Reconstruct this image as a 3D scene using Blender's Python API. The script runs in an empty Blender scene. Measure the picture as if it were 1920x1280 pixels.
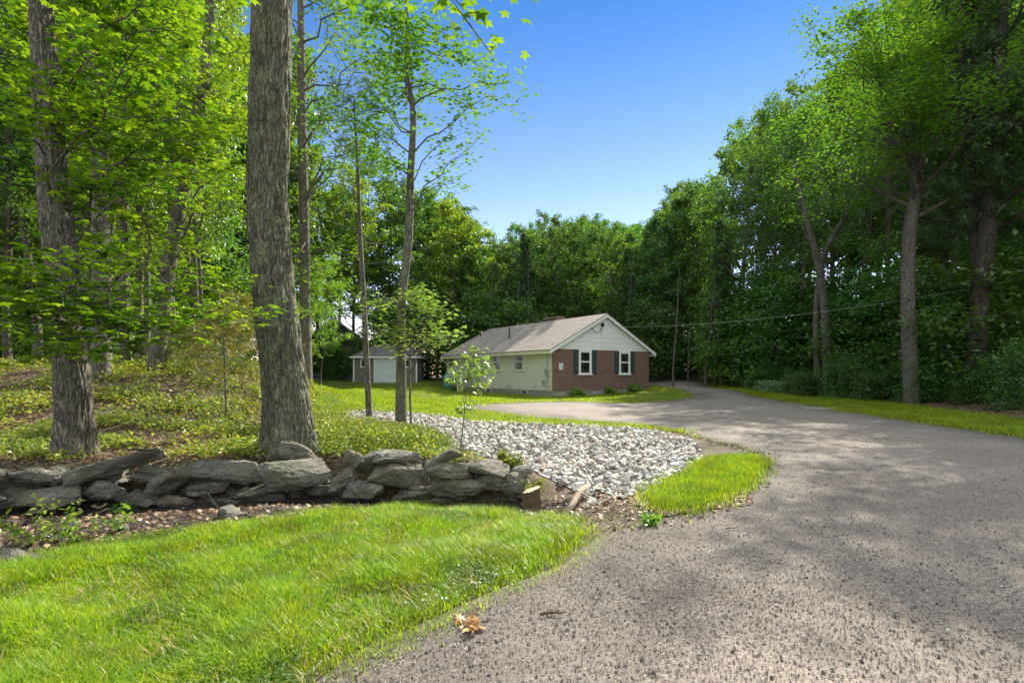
import bpy, bmesh, math, random
import numpy as np
from mathutils import Vector, Matrix, noise as mnoise
from mathutils.geometry import delaunay_2d_cdt

# ---------------------------------------------------------------- camera, sky, sun, exposure
sc = bpy.context.scene
COL = sc.collection
F, CX, HZ, CZ = 975.0, 960.0, 700.0, 1.4          # focal in photo pixels, centre column, horizon row, eye height
cam_d = bpy.data.cameras.new('camera'); cam = bpy.data.objects.new('camera', cam_d); COL.objects.link(cam)
cam.location = (0, 0, CZ); cam.rotation_euler = (math.radians(90), 0, 0)
cam_d.sensor_width = 36; cam_d.lens = 36*F/1920; cam_d.shift_y = (HZ-640)/1920
cam_d.clip_start = .05; cam_d.clip_end = 1500
sc.camera = cam
SUN_EL, SUN_AZ = math.radians(38), math.radians(32)  # azimuth clockwise from +Y (towards +X)
CLOUD_FILL = 4.3  # brightness of the added fill cloud bank and of the left scraps
w = bpy.data.worlds.new('World'); sc.world = w; w.use_nodes = True
nt = w.node_tree; bg = nt.nodes['Background']
sky = nt.nodes.new('ShaderNodeTexSky'); sky.sky_type = 'NISHITA'; sky.sun_disc = False
sky.sun_elevation = SUN_EL; sky.sun_rotation = SUN_AZ
sky.dust_density = 0.0; sky.air_density = 1.0; sky.ozone_density = 5.0; sky.altitude = 0
def WN(t, **k):
    n = nt.nodes.new(t)
    for a, v in k.items():
        if a in n.inputs: n.inputs[a].default_value = v
        else: setattr(n, a, v)
    return n
tint = WN('ShaderNodeMix', data_type='RGBA', blend_type='MULTIPLY'); tint.inputs[0].default_value = 1; tint.inputs[7].default_value = (.95, .56, .72, 1)
hs = nt.nodes.new('ShaderNodeHueSaturation'); hs.inputs['Saturation'].default_value = 1.12
nt.links.new(sky.outputs[0], hs.inputs['Color']); nt.links.new(hs.outputs[0], tint.inputs[6])
# white clouds: an unseen bank added as fill light over the half of the sky behind the photographer and overhead, a few scraps low on the left
tc = WN('ShaderNodeTexCoord'); sep = WN('ShaderNodeSeparateXYZ'); nt.links.new(tc.outputs['Generated'], sep.inputs[0])
def WM(op, a, b):
    n = WN('ShaderNodeMath', operation=op)
    for q, i in ((a, 0), (b, 1)):
        if isinstance(q, (int, float)): n.inputs[i].default_value = q
        else: nt.links.new(q, n.inputs[i])
    return n.outputs[0]
cn = WN('ShaderNodeTexNoise'); cn.inputs['Scale'].default_value = 3.5; cn.inputs['Detail'].default_value = 9; cn.inputs['Roughness'].default_value = .6; nt.links.new(tc.outputs['Generated'], cn.inputs['Vector'])
nz = WM('SUBTRACT', cn.outputs['Fac'], .5)
back = WM('ADD', WM('MULTIPLY', sep.outputs[1], -1.), WM('MULTIPLY', sep.outputs[2], 1.05))   # grows behind and overhead
mr = WN('ShaderNodeMapRange', interpolation_type='SMOOTHSTEP'); mr.inputs['From Min'].default_value = .12; mr.inputs['From Max'].default_value = .62
nt.links.new(WM('ADD', back, WM('MULTIPLY', nz, 1.4)), mr.inputs['Value'])
lf = WM('ADD', WM('MULTIPLY', sep.outputs[0], -1.), WM('MULTIPLY', nz, 2.6)); mr2 = WN('ShaderNodeMapRange', interpolation_type='SMOOTHSTEP'); mr2.inputs['From Min'].default_value = .62; mr2.inputs['From Max'].default_value = .9
nt.links.new(lf, mr2.inputs['Value'])
tz_ = WN('ShaderNodeMapRange'); tz_.inputs['From Min'].default_value = .22; tz_.inputs['From Max'].default_value = .58; nt.links.new(sep.outputs[2], tz_.inputs['Value'])
tm = WN('ShaderNodeMix', data_type='RGBA'); nt.links.new(tz_.outputs[0], tm.inputs[0]); tm.inputs[6].default_value = (1.30, .78, .66, 1); tm.inputs[7].default_value = (.36, .47, .54, 1); nt.links.new(tm.outputs[2], tint.inputs[7])
cl = WN('ShaderNodeMix', data_type='RGBA'); nt.links.new(WM('MAXIMUM', mr.outputs[0], mr2.outputs[0]), cl.inputs[0]); nt.links.new(tint.outputs[2], cl.inputs[6]); cl.inputs[7].default_value = (CLOUD_FILL*.95, CLOUD_FILL, CLOUD_FILL*1.02, 1)
nt.links.new(cl.outputs[2], bg.inputs[0])
bg.inputs[1].default_value = .15
sd = bpy.data.lights.new('sun', 'SUN'); sun = bpy.data.objects.new('sun', sd); COL.objects.link(sun)
sd.energy = 5; sd.angle = math.radians(.55); sd.color = (1, .93, .78)
sdir = Vector((math.sin(SUN_AZ)*math.cos(SUN_EL), math.cos(SUN_AZ)*math.cos(SUN_EL), math.sin(SUN_EL)))
sun.rotation_euler = sdir.to_track_quat('Z', 'Y').to_euler(); sun.location = sdir*60
vs = sc.view_settings; vs.view_transform = 'Standard'; vs.look = 'None'; vs.gamma = 1; vs.use_curve_mapping = False
vs.exposure = 1.13
cy = sc.cycles
cy.use_denoising = True; cy.max_bounces = 7; cy.diffuse_bounces = 4; cy.glossy_bounces = 2
cy.transmission_bounces = 5; cy.volume_bounces = 0; cy.transparent_max_bounces = 6
cy.sample_clamp_indirect = 4; cy.caustics_reflective = False; cy.caustics_refractive = False

# ---------------------------------------------------------------- object helpers
def props(o, label=None, cat=None, group=None, kind=None):
    if label: o['label'] = label
    if cat: o['category'] = cat
    if group: o['group'] = group
    if kind: o['kind'] = kind
    return o
def empty(name, loc=(0, 0, 0), rz=0, label=None, cat=None, group=None):
    o = bpy.data.objects.new(name, None); COL.objects.link(o)
    o.location = loc; o.rotation_euler = (0, 0, rz); o.empty_display_size = .2
    return props(o, label, cat, group)
def link(name, me, mat=None, parent=None, loc=None):
    o = bpy.data.objects.new(name, me); COL.objects.link(o)
    if mat is not None and not me.materials: me.materials.append(mat)
    if parent is not None: o.parent = parent
    if loc is not None: o.location = loc
    return o
def np_mesh(name, V, Fc, smooth=False):
    """V (n,3); Fc (m,k) index array of k-gons"""
    me = bpy.data.meshes.new(name); V = np.asarray(V, np.float32); Fc = np.asarray(Fc, np.int32)
    me.vertices.add(len(V)); me.vertices.foreach_set('co', V.ravel())
    m, k = Fc.shape
    me.loops.add(m*k); me.loops.foreach_set('vertex_index', Fc.ravel())
    me.polygons.add(m); me.polygons.foreach_set('loop_start', np.arange(m, dtype=np.int32)*k)
    me.polygons.foreach_set('use_smooth', np.full(m, smooth))
    me.update(calc_edges=True); return me
class MB:
    """collects boxes, prisms and tubes into ONE mesh"""
    def __init__(s): s.v = []; s.f = []
    def add(s, vs, fs):
        b = len(s.v); s.v += [tuple(v) for v in vs]; s.f += [tuple(b+i for i in f) for f in fs]; return s
    def box(s, x0, y0, z0, x1, y1, z1):
        return s.add([(x, y, z) for z in (z0, z1) for x, y in ((x0, y0), (x1, y0), (x1, y1), (x0, y1))],
                     [(0, 3, 2, 1), (4, 5, 6, 7), (0, 1, 5, 4), (1, 2, 6, 5), (2, 3, 7, 6), (3, 0, 4, 7)])
    def prism(s, pts, d):
        n = len(pts); d = Vector(d); P = [Vector(p) for p in pts]
        return s.add(P+[p+d for p in P], [tuple(range(n))[::-1], tuple(range(n, 2*n))]+[(i, (i+1) % n, n+(i+1) % n, n+i) for i in range(n)])
    def tube(s, pts, rad, n=8, cap=True):
        v, f = tube_geo(pts, rad, n)
        if cap: f = [tuple(q) for q in f]+[tuple(range(n))[::-1], tuple(range(len(v)-n, len(v)))]
        return s.add(v, f)
    def build(s, name, mat, parent=None, smooth=False, bevel=0, loc=None):
        me = bpy.data.meshes.new(name); me.from_pydata(s.v, [], s.f); me.update()
        bm = bmesh.new(); bm.from_mesh(me); bmesh.ops.recalc_face_normals(bm, faces=bm.faces[:])
        if bevel: bmesh.ops.bevel(bm, geom=bm.edges[:], offset=bevel, segments=1, affect='EDGES')
        bm.to_mesh(me); bm.free()
        if smooth: me.polygons.foreach_set('use_smooth', [True]*len(me.polygons))
        return link(name, me, mat, parent, loc)
def tube_geo(pts, rad, n=6):
    P = np.array(pts, float); R = np.broadcast_to(np.array(rad, float), (len(P),))
    T = np.gradient(P, axis=0); T /= np.linalg.norm(T, axis=1)[:, None]+1e-9
    ref = np.array([0, 0, 1.]) if abs(T[0][2]) < .8 else np.array([1., 0, 0])
    V = []
    a = np.arange(n)*2*math.pi/n; ca, sa = np.cos(a)[:, None], np.sin(a)[:, None]
    for p, t, r in zip(P, T, R):
        u = np.cross(ref, t); u /= np.linalg.norm(u)+1e-9; v = np.cross(t, u); ref = np.cross(t, u) if False else ref
        V.append(p+r*(ca*u+sa*v))
    V = np.concatenate(V)
    f = [(i*n+j, i*n+(j+1) % n, (i+1)*n+(j+1) % n, (i+1)*n+j) for i in range(len(P)-1) for j in range(n)]
    return V, f
def tubes_mesh(name, tubes):
    Vs, Fs, b = [], [], 0
    for pts, rad, n in tubes:
        v, f = tube_geo(pts, rad, n); Vs.append(v); Fs.append(np.array(f)+b); b += len(v)
    return np_mesh(name, np.concatenate(Vs), np.concatenate(Fs), True)
def sstep(a, b, t):
    t = np.clip((np.asarray(t, float)-a)/(b-a), 0, 1); return t*t*(3-2*t)

# ---------------------------------------------------------------- materials
MATS = {}
def mat(name, fn, **k):
    if name in MATS: return MATS[name]
    m = bpy.data.materials.new(name); m.use_nodes = True
    b = m.node_tree.nodes['Principled BSDF']; fn(m.node_tree, b, **k); MATS[name] = m; return m
def N(t, typ, **k):
    n = t.nodes.new(typ)
    for a, v in k.items():
        if a in n.inputs: n.inputs[a].default_value = v
        else: setattr(n, a, v)
    return n
def L(t, a, b): t.links.new(a, b)
def ramp(t, src, stops, interp='LINEAR'):
    r = t.nodes.new('ShaderNodeValToRGB'); r.color_ramp.interpolation = interp
    e = r.color_ramp.elements
    while len(e) < len(stops): e.new(.5)
    for q, (p, c) in zip(e, stops): q.position = p; q.color = (c if len(c) == 4 else (*c, 1)) if not isinstance(c, (int, float)) else (c, c, c, 1)
    L(t, src, r.inputs[0]); return r.outputs[0]
def coords(t, scale=(1, 1, 1), obj=True):
    c = t.nodes.new('ShaderNodeTexCoord'); m = t.nodes.new('ShaderNodeMapping'); m.inputs['Scale'].default_value = scale
    L(t, c.outputs['Object'], m.inputs[0]); return m.outputs[0]
def noise(t, vec, scale, detail=6, rough=.6, dist=0):
    n = t.nodes.new('ShaderNodeTexNoise'); n.inputs['Scale'].default_value = scale; n.inputs['Detail'].default_value = detail
    n.inputs['Roughness'].default_value = rough; n.inputs['Distortion'].default_value = dist
    if vec is not None: L(t, vec, n.inputs['Vector'])
    return n.outputs['Fac']
def voro(t, vec, scale, out='Distance', feature='F1'):
    n = t.nodes.new('ShaderNodeTexVoronoi'); n.feature = feature; n.inputs['Scale'].default_value = scale
    L(t, vec, n.inputs['Vector']); return n.outputs[out]
def mixc(t, fac, a, b, mode='MIX'):
    n = t.nodes.new('ShaderNodeMix'); n.data_type = 'RGBA'; n.blend_type = mode
    for s, i in ((fac, 0), (a, 6), (b, 7)):
        if hasattr(s, 'links') or hasattr(s, 'node'): L(t, s, n.inputs[i])
        elif i == 0: n.inputs[0].default_value = s
        else: n.inputs[i].default_value = (*s, 1)
    return n.outputs[2]
def math_(t, op, a, b=0.):
    n = t.nodes.new('ShaderNodeMath'); n.operation = op
    for s, i in ((a, 0), (b, 1)):
        if hasattr(s, 'node'): L(t, s, n.inputs[i])
        else: n.inputs[i].default_value = s
    return n.outputs[0]
def bump(t, b, h, strength=.5, dist=.02):
    n = t.nodes.new('ShaderNodeBump'); n.inputs['Strength'].default_value = strength; n.inputs['Distance'].default_value = dist
    L(t, h, n.inputs['Height']); L(t, n.outputs[0], b.inputs['Normal'])
def plain(name, col, rough=.6, var=.15, scale=3., bmp=0, metal=0):
    def fn(t, b):
        v = coords(t); f = noise(t, v, scale)
        c2 = tuple(x*(1-var) for x in col); c1 = tuple(min(1, x*(1+var)) for x in col)
        L(t, ramp(t, f, [(.3, c2), (.7, c1)]), b.inputs['Base Color']); b.inputs['Roughness'].default_value = rough
        b.inputs['Metallic'].default_value = metal
        if bmp: bump(t, b, noise(t, v, scale*8), bmp, .01)
    return mat(name, fn)
def leafmat(name, ca, cb, tr, tfac=.5, gloss=.06, patch=0):
    """thin leaf: diffuse + translucent + a little gloss, colour varied leaf by leaf and tree by tree"""
    if name in MATS: return MATS[name]
    m = bpy.data.materials.new(name); m.use_nodes = True; t = m.node_tree; t.nodes.clear()
    out = t.nodes.new('ShaderNodeOutputMaterial'); g = t.nodes.new('ShaderNodeNewGeometry'); oi = t.nodes.new('ShaderNodeObjectInfo')
    c = mixc(t, g.outputs['Random Per Island'], ca, cb)
    k = math_(t, 'MULTIPLY_ADD', oi.outputs['Random'], .5); k.node.inputs[2].default_value = 1.0
    h = t.nodes.new('ShaderNodeHueSaturation'); L(t, c, h.inputs['Color']); L(t, k, h.inputs['Value'])
    if patch:
        pn = math_(t, 'MULTIPLY', k, ramp(t, noise(t, coords(t), patch, 4, .65), [(.32, .62), (.5, 1.), (.68, 1.2)])); L(t, pn, h.inputs['Value'])
        hq = ramp(t, noise(t, coords(t), patch*1.7, 4, .6), [(.3, .47), (.7, .515)]); L(t, hq, h.inputs['Hue'])
    hh = math_(t, 'MULTIPLY_ADD', oi.outputs['Random'], .035); hh.node.inputs[2].default_value = .482; (None if patch else L(t, hh, h.inputs['Hue']))
    tc = mixc(t, 1., h.outputs[0], tr, 'MULTIPLY')
    d = t.nodes.new('ShaderNodeBsdfDiffuse'); L(t, h.outputs[0], d.inputs[0])
    tl = t.nodes.new('ShaderNodeBsdfTranslucent'); L(t, tc, tl.inputs[0])
    gl = t.nodes.new('ShaderNodeBsdfGlossy'); gl.inputs['Roughness'].default_value = .38; gl.inputs[0].default_value = (.9, .95, .9, 1)
    m1 = t.nodes.new('ShaderNodeMixShader'); m1.inputs[0].default_value = tfac; L(t, d.outputs[0], m1.inputs[1]); L(t, tl.outputs[0], m1.inputs[2])
    m2 = t.nodes.new('ShaderNodeMixShader'); m2.inputs[0].default_value = gloss; L(t, m1.outputs[0], m2.inputs[1]); L(t, gl.outputs[0], m2.inputs[2])
    L(t, m2.outputs[0], out.inputs[0]); MATS[name] = m; return m
TR = (2.2, 2.0, .9)
LM_maple = leafmat('maple leaf', (.022, .085, .006), (.12, .22, .012), (2.3, 2.2, .9), .5, .05)
LM_oak = leafmat('oak leaf', (.032, .095, .010), (.085, .17, .016), TR, .5, .06)
LM_far = leafmat('far leaf', (.03, .085, .018), (.085, .16, .026), TR, .45, .05)
LM_bright = leafmat('young leaf', (.065, .145, .010), (.15, .235, .016), TR, .5)
LM_pale = leafmat('pale young leaf', (.09, .16, .025), (.20, .28, .055), (1.6, 1.5, .9), .45, .08)
LM_dark = leafmat('understory leaf', (.026, .085, .018), (.07, .15, .028), TR, .45, .05)
LM_needle = leafmat('pine needle', (.03, .075, .03), (.065, .12, .035), (1.7, 1.6, .9), .3)
LM_yneedle = leafmat('young pine needle', (.10, .14, .025), (.20, .19, .035), (1.7, 1.5, .8), .4)
LM_grass = leafmat('grass blade', (.045, .13, .004), (.26, .35, .015), (1.8, 1.75, .7), .5, .03, 2.2)
LM_lawn = leafmat('lawn blade', (.08, .16, .008), (.24, .29, .02), (1.7, 1.7, .8), .5, .02, .9)
LM_ground = leafmat('ground plant leaf', (.06, .12, .015), (.21, .245, .05), (1.8, 1.6, .8), .45, .03, .5)
LM_fern = leafmat('blue green plant leaf', (.09, .18, .08), (.18, .28, .15), (1.5, 1.5, 1.), .4, .08)
LM_dlit = leafmat('dark dead leaf', (.03, .022, .016), (.17, .13, .10), (1, 1, 1), .1, .03)  # darker litter; in the dip its tone stands in for shade
LM_litter = leafmat('dead leaf', (.10, .055, .028), (.36, .26, .17), (1.2, 1., .8), .15, .04)

def bark_fn(t, b, dark, light, lichen, sc_, zs=.22, lich=.5):
    v = coords(t, (1, 1, zs)); n = noise(t, v, sc_*1.3, 8, .65, .6)
    rd = math_(t, 'ABSOLUTE', math_(t, 'SUBTRACT', noise(t, v, sc_*1.1, 3, .55, 1.2), .5)); h = math_(t, 'MULTIPLY', math_(t, 'MINIMUM', math_(t, 'MULTIPLY', rd, 9.), 1.), n)
    base = ramp(t, h, [(.04, dark), (.30, tuple((a+c)/2 for a, c in zip(dark, light))), (.6, light)])
    v2 = coords(t); f = ramp(t, noise(t, v2, 5, 8, .7), [(.5-.1*lich, 0.), (.62, 1.)]); f2 = ramp(t, noise(t, v2, 34, 4, .6), [(.42, 0.), (.58, 1.)])
    c = mixc(t, math_(t, 'MULTIPLY', math_(t, 'MULTIPLY', f, f2), lich), base, lichen)
    L(t, c, b.inputs['Base Color']); b.inputs['Roughness'].default_value = .9; bump(t, b, h, 1., .03)
BK_oak = mat('oak bark', bark_fn, dark=(.03, .025, .02), light=(.27, .245, .205), lichen=(.26, .31, .17), sc_=30, zs=.13, lich=1.)
BK_maple = mat('grey bark', bark_fn, dark=(.05, .042, .034), light=(.28, .25, .21), lichen=(.33, .34, .28), sc_=26, zs=.2)
BK_dark = mat('dark pine bark', bark_fn, dark=(.02, .016, .013), light=(.11, .09, .075), lichen=(.15, .14, .11), sc_=12, zs=.14)
BK_far = mat('forest bark', bark_fn, dark=(.05, .045, .04), light=(.21, .19, .165), lichen=(.28, .29, .25), sc_=14, zs=.14)

# ---------------------------------------------------------------- terrain
YWX = [-30, -14, -6.5, -2.5, .3, 1.2]; YWY = [4.6, 4.9, 5.75, 6.55, 6.15, 6.0]
XEY = [3, 5, 10, 15, 20, 28, 35, 45, 60]; XEX = [11, 12, 13.6, 15, 16.3, 18.3, 18.6, 17, 15]
def terrain(x, y):
    x = np.asarray(x, float); y = np.asarray(y, float)
    yw = np.interp(x, YWX, YWY)
    fade = 1-sstep(8, 11, y)*sstep(-6.5, -3.5, x)
    z = .30*sstep(yw+.05, yw+.45, y)*(1-sstep(-.4, .9, x))*fade*(1-sstep(-2.2, -.2, x)*sstep(7., 8.2, y))
    z -= .19*np.exp(-((y-(yw-.35))/.5)**2)*(1-sstep(-.3, 1.1, x))
    z += 1.22*sstep(6.8, 13.5, y)*sstep(-3.9, -9, x)*(1-sstep(16, 25, y))
    z += .5*sstep(40, 50, y)+.28*sstep(3, 10, x)*sstep(29, 37, y)
    z -= .10*np.exp(-((x-.6)/2.6)**2-((y-9.2)/2.6)**2)
    d = x-np.interp(y, XEY, XEX)
    z += .9*sstep(0, 6, d)+.03*np.clip(d-4, 0, 60)
    z += .018*np.sin(x*1.3+.7)*np.sin(y*1.1+x*.4)+.03*np.sin(x*.37+1)*np.sin(y*.31)*sstep(8, 20, y)
    return z
def tz(x, y): return float(terrain(x, y))
def gpx(px, py):
    """point of the ground seen at a photo pixel"""
    kx, kz = (px-CX)/F, (HZ-py)/F; y = 1.2
    while y < 90:
        if CZ+kz*y < tz(kx*y, y): break
        y += .02+y*.004
    return (kx*y, y)
def gy(px, Y): x = (px-CX)/F*Y; return (x, Y, tz(x, Y))
def P3(px, py, Y): return ((px-CX)/F*Y, Y, CZ+(HZ-py)/F*Y)
def in_poly(x, y, poly):
    x = np.asarray(x); y = np.asarray(y); r = np.zeros(x.shape, bool); n = len(poly)
    for i in range(n):
        x0, y0 = poly[i]; x1, y1 = poly[(i+1) % n]
        c = ((y0 > y) != (y1 > y)); xi = (x1-x0)*(y-y0)/((y1-y0) if y1 != y0 else 1e-9)+x0
        r ^= c & (x < xi)
    return r
def dist_poly(x, y, poly, closed=True):
    x = np.asarray(x, float); y = np.asarray(y, float); d = np.full(x.shape, 1e9); n = len(poly)
    for i in range(n if closed else n-1):
        ax, ay = poly[i]; bx, by = poly[(i+1) % n]; dx, dy = bx-ax, by-ay; q = dx*dx+dy*dy+1e-12
        t = np.clip(((x-ax)*dx+(y-ay)*dy)/q, 0, 1); d = np.minimum(d, np.hypot(x-ax-t*dx, y-ay-t*dy))
    return d
def gpoly(px): return [gpx(*p) for p in px]
def smooth_poly(P, it=2):
    for _ in range(it):
        Q = []
        for i in range(len(P)):
            a, b = P[i], P[(i+1) % len(P)]
            Q += [(a[0]*.75+b[0]*.25, a[1]*.75+b[1]*.25), (a[0]*.25+b[0]*.75, a[1]*.25+b[1]*.75)]
        P = Q
    return P
ROAD = smooth_poly([(-.9, -3), (-1.0, 1.2)]+gpoly([(600, 1280), (690, 1215), (790, 1175), (905, 1118), (1045, 1068), (1115, 1012), (1170, 996), (1235, 975), (1330, 962), (1405, 915),
    (1440, 865), (1405, 842), (1335, 828), (1270, 808), (1200, 799), (1060, 789), (960, 779), (885, 768), (868, 761), (930, 756), (1040, 752), (1180, 755), (1265, 749), (1300, 741), (1275, 731), (1228, 723)])
    +[(11.5, 44), (12.5, 56), (16.5, 56), (16., 44)]+gpoly([(1400, 736), (1500, 754), (1600, 771), (1750, 795), (1920, 819)])+[(11.5, 7), (11, -3)])
LAWN = smooth_poly(gpoly([(590, 1286), (680, 1220), (780, 1176), (900, 1116), (1035, 1064), (1100, 1010), (1080, 985), (1045, 972), (950, 962), (850, 954), (740, 952), (640, 960), (520, 976), (440, 990), (330, 1003), (220, 1018), (110, 1045), (0, 1070)])
    +[(-5.6, 3.5), (-7, 1), (-5, -2), (-1., -2), (-1., 1.2)], 1)
TUFT = smooth_poly(gpoly([(1215, 955), (1235, 912), (1290, 893), (1330, 862), (1425, 858), (1420, 885), (1385, 918), (1310, 955), (1260, 962)]), 1)
ROCKS = smooth_poly(gpoly([(630, 778), (690, 769), (780, 774), (860, 790), (960, 796), (1100, 801), (1200, 805), (1285, 822), (1322, 850), (1290, 885), (1235, 916), (1185, 940), (1110, 930), (1045, 905),
    (1000, 884), (955, 862), (880, 852), (815, 826), (760, 812), (690, 800)]), 1)
STRIP = gpoly([(855, 762), (885, 770), (960, 781), (1060, 790), (1200, 800), (1290, 812), (1200, 805), (1100, 801), (960, 796), (860, 790), (780, 774), (690, 769), (630, 778), (585, 800)])+[gpx(585, 745), gpx(700, 742), gpx(850, 752)]
HOUSELAWN = gpoly([(930, 757), (1040, 753), (1180, 756), (1265, 750), (1300, 742), (1275, 732), (1228, 724)])+[(2.4, 31.2), (-5, 43)]
BACKLAWN = [(-17, 26), (-12, 20)]+gpoly([(585, 790), (640, 772), (700, 766), (860, 763), (930, 757)])+[(1.5, 32), (-5, 44), (-5, 47.5), (-22, 48)]
RSTRIP = gpoly([(1920, 821), (1750, 797), (1600, 773), (1500, 756), (1400, 738)])+[(16.2, 42), (17.3, 45), (18.6, 35), (18.4, 28), (16.4, 20), (15.1, 15), (13.6, 10), (12, 5), (11.3, 5)]

def axis(lo, f0, f1, hi, fine, grow=1.12):
    a = list(np.arange(f0, f1, fine)); s = fine; v = f1
    while v < hi: a.append(v); s *= grow; v += s
    a.append(hi); s = fine; v = f0-fine; b = []
    while v > lo: b.append(v); s *= grow; v -= s
    return np.array([lo]+b[::-1]+a)
gx = axis(-400, -8, 8, 400, .1, 1.06); gyv = axis(-60, 0, 14, 700, .1, 1.05)
X, Y = np.meshgrid(gx, gyv); Z = terrain(X, Y)
nx, ny = len(gx), len(gyv)
idx = np.arange(nx*ny).reshape(ny, nx)
FF = np.stack([idx[:-1, :-1], idx[:-1, 1:], idx[1:, 1:], idx[1:, :-1]], -1).reshape(-1, 4)
def soil_fn(t, b):
    v = coords(t); n1 = noise(t, v, 2.2, 8, .65); n2 = noise(t, v, 28, 6, .7)
    c = ramp(t, n2, [(.25, (.022, .016, .012)), (.45, (.085, .06, .042)), (.6, (.16, .115, .08)), (.78, (.30, .24, .18))])
    g = ramp(t, n1, [(.42, 0.), (.6, 1.)]); c = mixc(t, math_(t, 'MULTIPLY', g, .5), c, (.06, .075, .02))
    L(t, c, b.inputs['Base Color']); b.inputs['Roughness'].default_value = .95; bump(t, b, n2, .9, .03)
SOIL = mat('forest soil', soil_fn)
ground = link('ground', np_mesh('ground', np.stack([X.ravel(), Y.ravel(), Z.ravel()], 1), FF, True), SOIL)
props(ground, 'brown soil and leaf litter under the trees', 'ground', kind='structure')

def sheet(name, poly, dz, m, label, cat, step_near=.16, kind='structure', wob=.05):
    rng = np.random.default_rng(5); P = []
    for i in range(len(poly)):                                   # refine and roughen the outline
        a, b = np.array(poly[i]), np.array(poly[(i+1) % len(poly)]); l = np.linalg.norm(b-a); n = max(1, int(l/max(.12, .02*a[1])))
        for k in range(n):
            p = a+(b-a)*k/n; q = mnoise.noise_vector(Vector((p[0]*1.9, p[1]*1.9, 3)))*wob*(1+.03*p[1]); P.append((p[0]+q[0], p[1]+q[1]))
    A = np.array(P); x0, y0 = A.min(0); x1, y1 = A.max(0); I = []
    y = y0
    while y < y1:
        s = step_near*(1+max(0, abs(y)-4)*.13); xs = np.arange(x0, x1, s)+rng.uniform(-.2, .2)*s; I.append(np.stack([xs, np.full(xs.shape, y)], 1)); y += s
    I = np.concatenate(I); I = I[in_poly(I[:, 0], I[:, 1], P)]; I = I[dist_poly(I[:, 0], I[:, 1], P) > step_near*.5]
    n = len(P); pts = [Vector(p) for p in P]+[Vector(p) for p in I]
    v, e, f, *_ = delaunay_2d_cdt(pts, [(i, (i+1) % n) for i in range(n)], [], 1, 1e-5, False)
    V = np.array([(p[0], p[1]) for p in v]); f = np.array([q for q in f if len(q) == 3]); cc = V[f].mean(1); f = f[in_poly(cc[:, 0], cc[:, 1], P)]
    z = terrain(V[:, 0], V[:, 1])+dz; me = np_mesh(name, np.c_[V, z], f, True)
    d = dist_poly(V[:, 0], V[:, 1], P); at = me.attributes.new('edge', 'FLOAT', 'POINT'); at.data.foreach_set('value', d.astype(np.float32))
    if f.shape[0] and me.polygons[0].normal.z < 0: me.flip_normals()
    return props(link(name, me, m), label, cat, kind=kind)
def gravel_fn(t, b):
    v = coords(t)
    ed = N(t, 'ShaderNodeAttribute', attribute_name='edge').outputs['Fac']
    n0 = noise(t, v, .55, 3, .5); n1 = noise(t, v, 3.5, 6, .6); v1 = voro(t, v, 95, 'Color'); v1d = voro(t, v, 95)
    sep = t.nodes.new('ShaderNodeSeparateColor'); L(t, v1, sep.inputs[0])
    st = ramp(t, sep.outputs[0], [(0., (.02, .018, .017)), (.28, (.065, .056, .05)), (.5, (.155, .129, .113)), (.8, (.258, .216, .19)), (1., (.46, .41, .37))])
    fine = ramp(t, noise(t, v, 300, 3, .7), [(.3, (.072, .059, .051)), (.7, (.258, .214, .186))])
    c = mixc(t, ramp(t, n1, [(.35, .25), (.65, .8)]), fine, st)
    c = mixc(t, ramp(t, noise(t, v, 1.3, 5, .6, .8), [(.42, .55), (.6, 0.)]), c, mixc(t, .6, c, (.06, .052, .046)))
    c = mixc(t, math_(t, 'MULTIPLY', ramp(t, n0, [(.4, 0.), (.65, 1.)]), .55), c, mixc(t, .6, c, (.28, .25, .225)))
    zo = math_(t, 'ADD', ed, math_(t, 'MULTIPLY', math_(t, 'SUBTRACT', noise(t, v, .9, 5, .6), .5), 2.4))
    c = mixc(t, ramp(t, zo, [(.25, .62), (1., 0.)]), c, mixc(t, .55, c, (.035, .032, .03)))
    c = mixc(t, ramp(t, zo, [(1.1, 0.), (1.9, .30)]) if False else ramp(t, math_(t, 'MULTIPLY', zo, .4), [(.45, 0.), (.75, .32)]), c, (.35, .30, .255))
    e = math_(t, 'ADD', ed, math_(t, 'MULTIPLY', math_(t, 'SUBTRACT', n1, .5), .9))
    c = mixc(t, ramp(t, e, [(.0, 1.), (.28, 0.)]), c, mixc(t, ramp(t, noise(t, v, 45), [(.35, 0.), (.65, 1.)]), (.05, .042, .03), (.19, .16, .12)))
    L(t, c, b.inputs['Base Color']); b.inputs['Roughness'].default_value = .9
    h = math_(t, 'SUBTRACT', sep.outputs[1], v1d); bump(t, b, h, .7, .006)
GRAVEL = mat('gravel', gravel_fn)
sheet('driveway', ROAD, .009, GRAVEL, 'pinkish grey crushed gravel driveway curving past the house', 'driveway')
def turf_fn(t, b):
    v = coords(t); n1 = noise(t, v, 1.1, 5, .6); n2 = noise(t, v, 40, 5, .7)
    c = ramp(t, n2, [(.3, (.035, .06, .010)), (.55, (.07, .12, .014)), (.75, (.13, .17, .03))])
    ed = N(t, 'ShaderNodeAttribute', attribute_name='edge').outputs['Fac']
    e = math_(t, 'ADD', ed, math_(t, 'MULTIPLY', math_(t, 'SUBTRACT', noise(t, v, 6), .5), .8))
    c = mixc(t, ramp(t, e, [(.0, 1.), (.25, 0.)]), c, (.085, .065, .045)); c = mixc(t, ramp(t, n1, [(.5, 0.), (.7, .45)]), c, (.15, .14, .04))
    L(t, c, b.inputs['Base Color']); b.inputs['Roughness'].default_value = .95; bump(t, b, n2, .8, .03)
TURF = mat('turf', turf_fn)
sheet('front_lawn', LAWN, .005, TURF, 'turf base of the sunny lawn before the stone wall', 'lawn')
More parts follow.
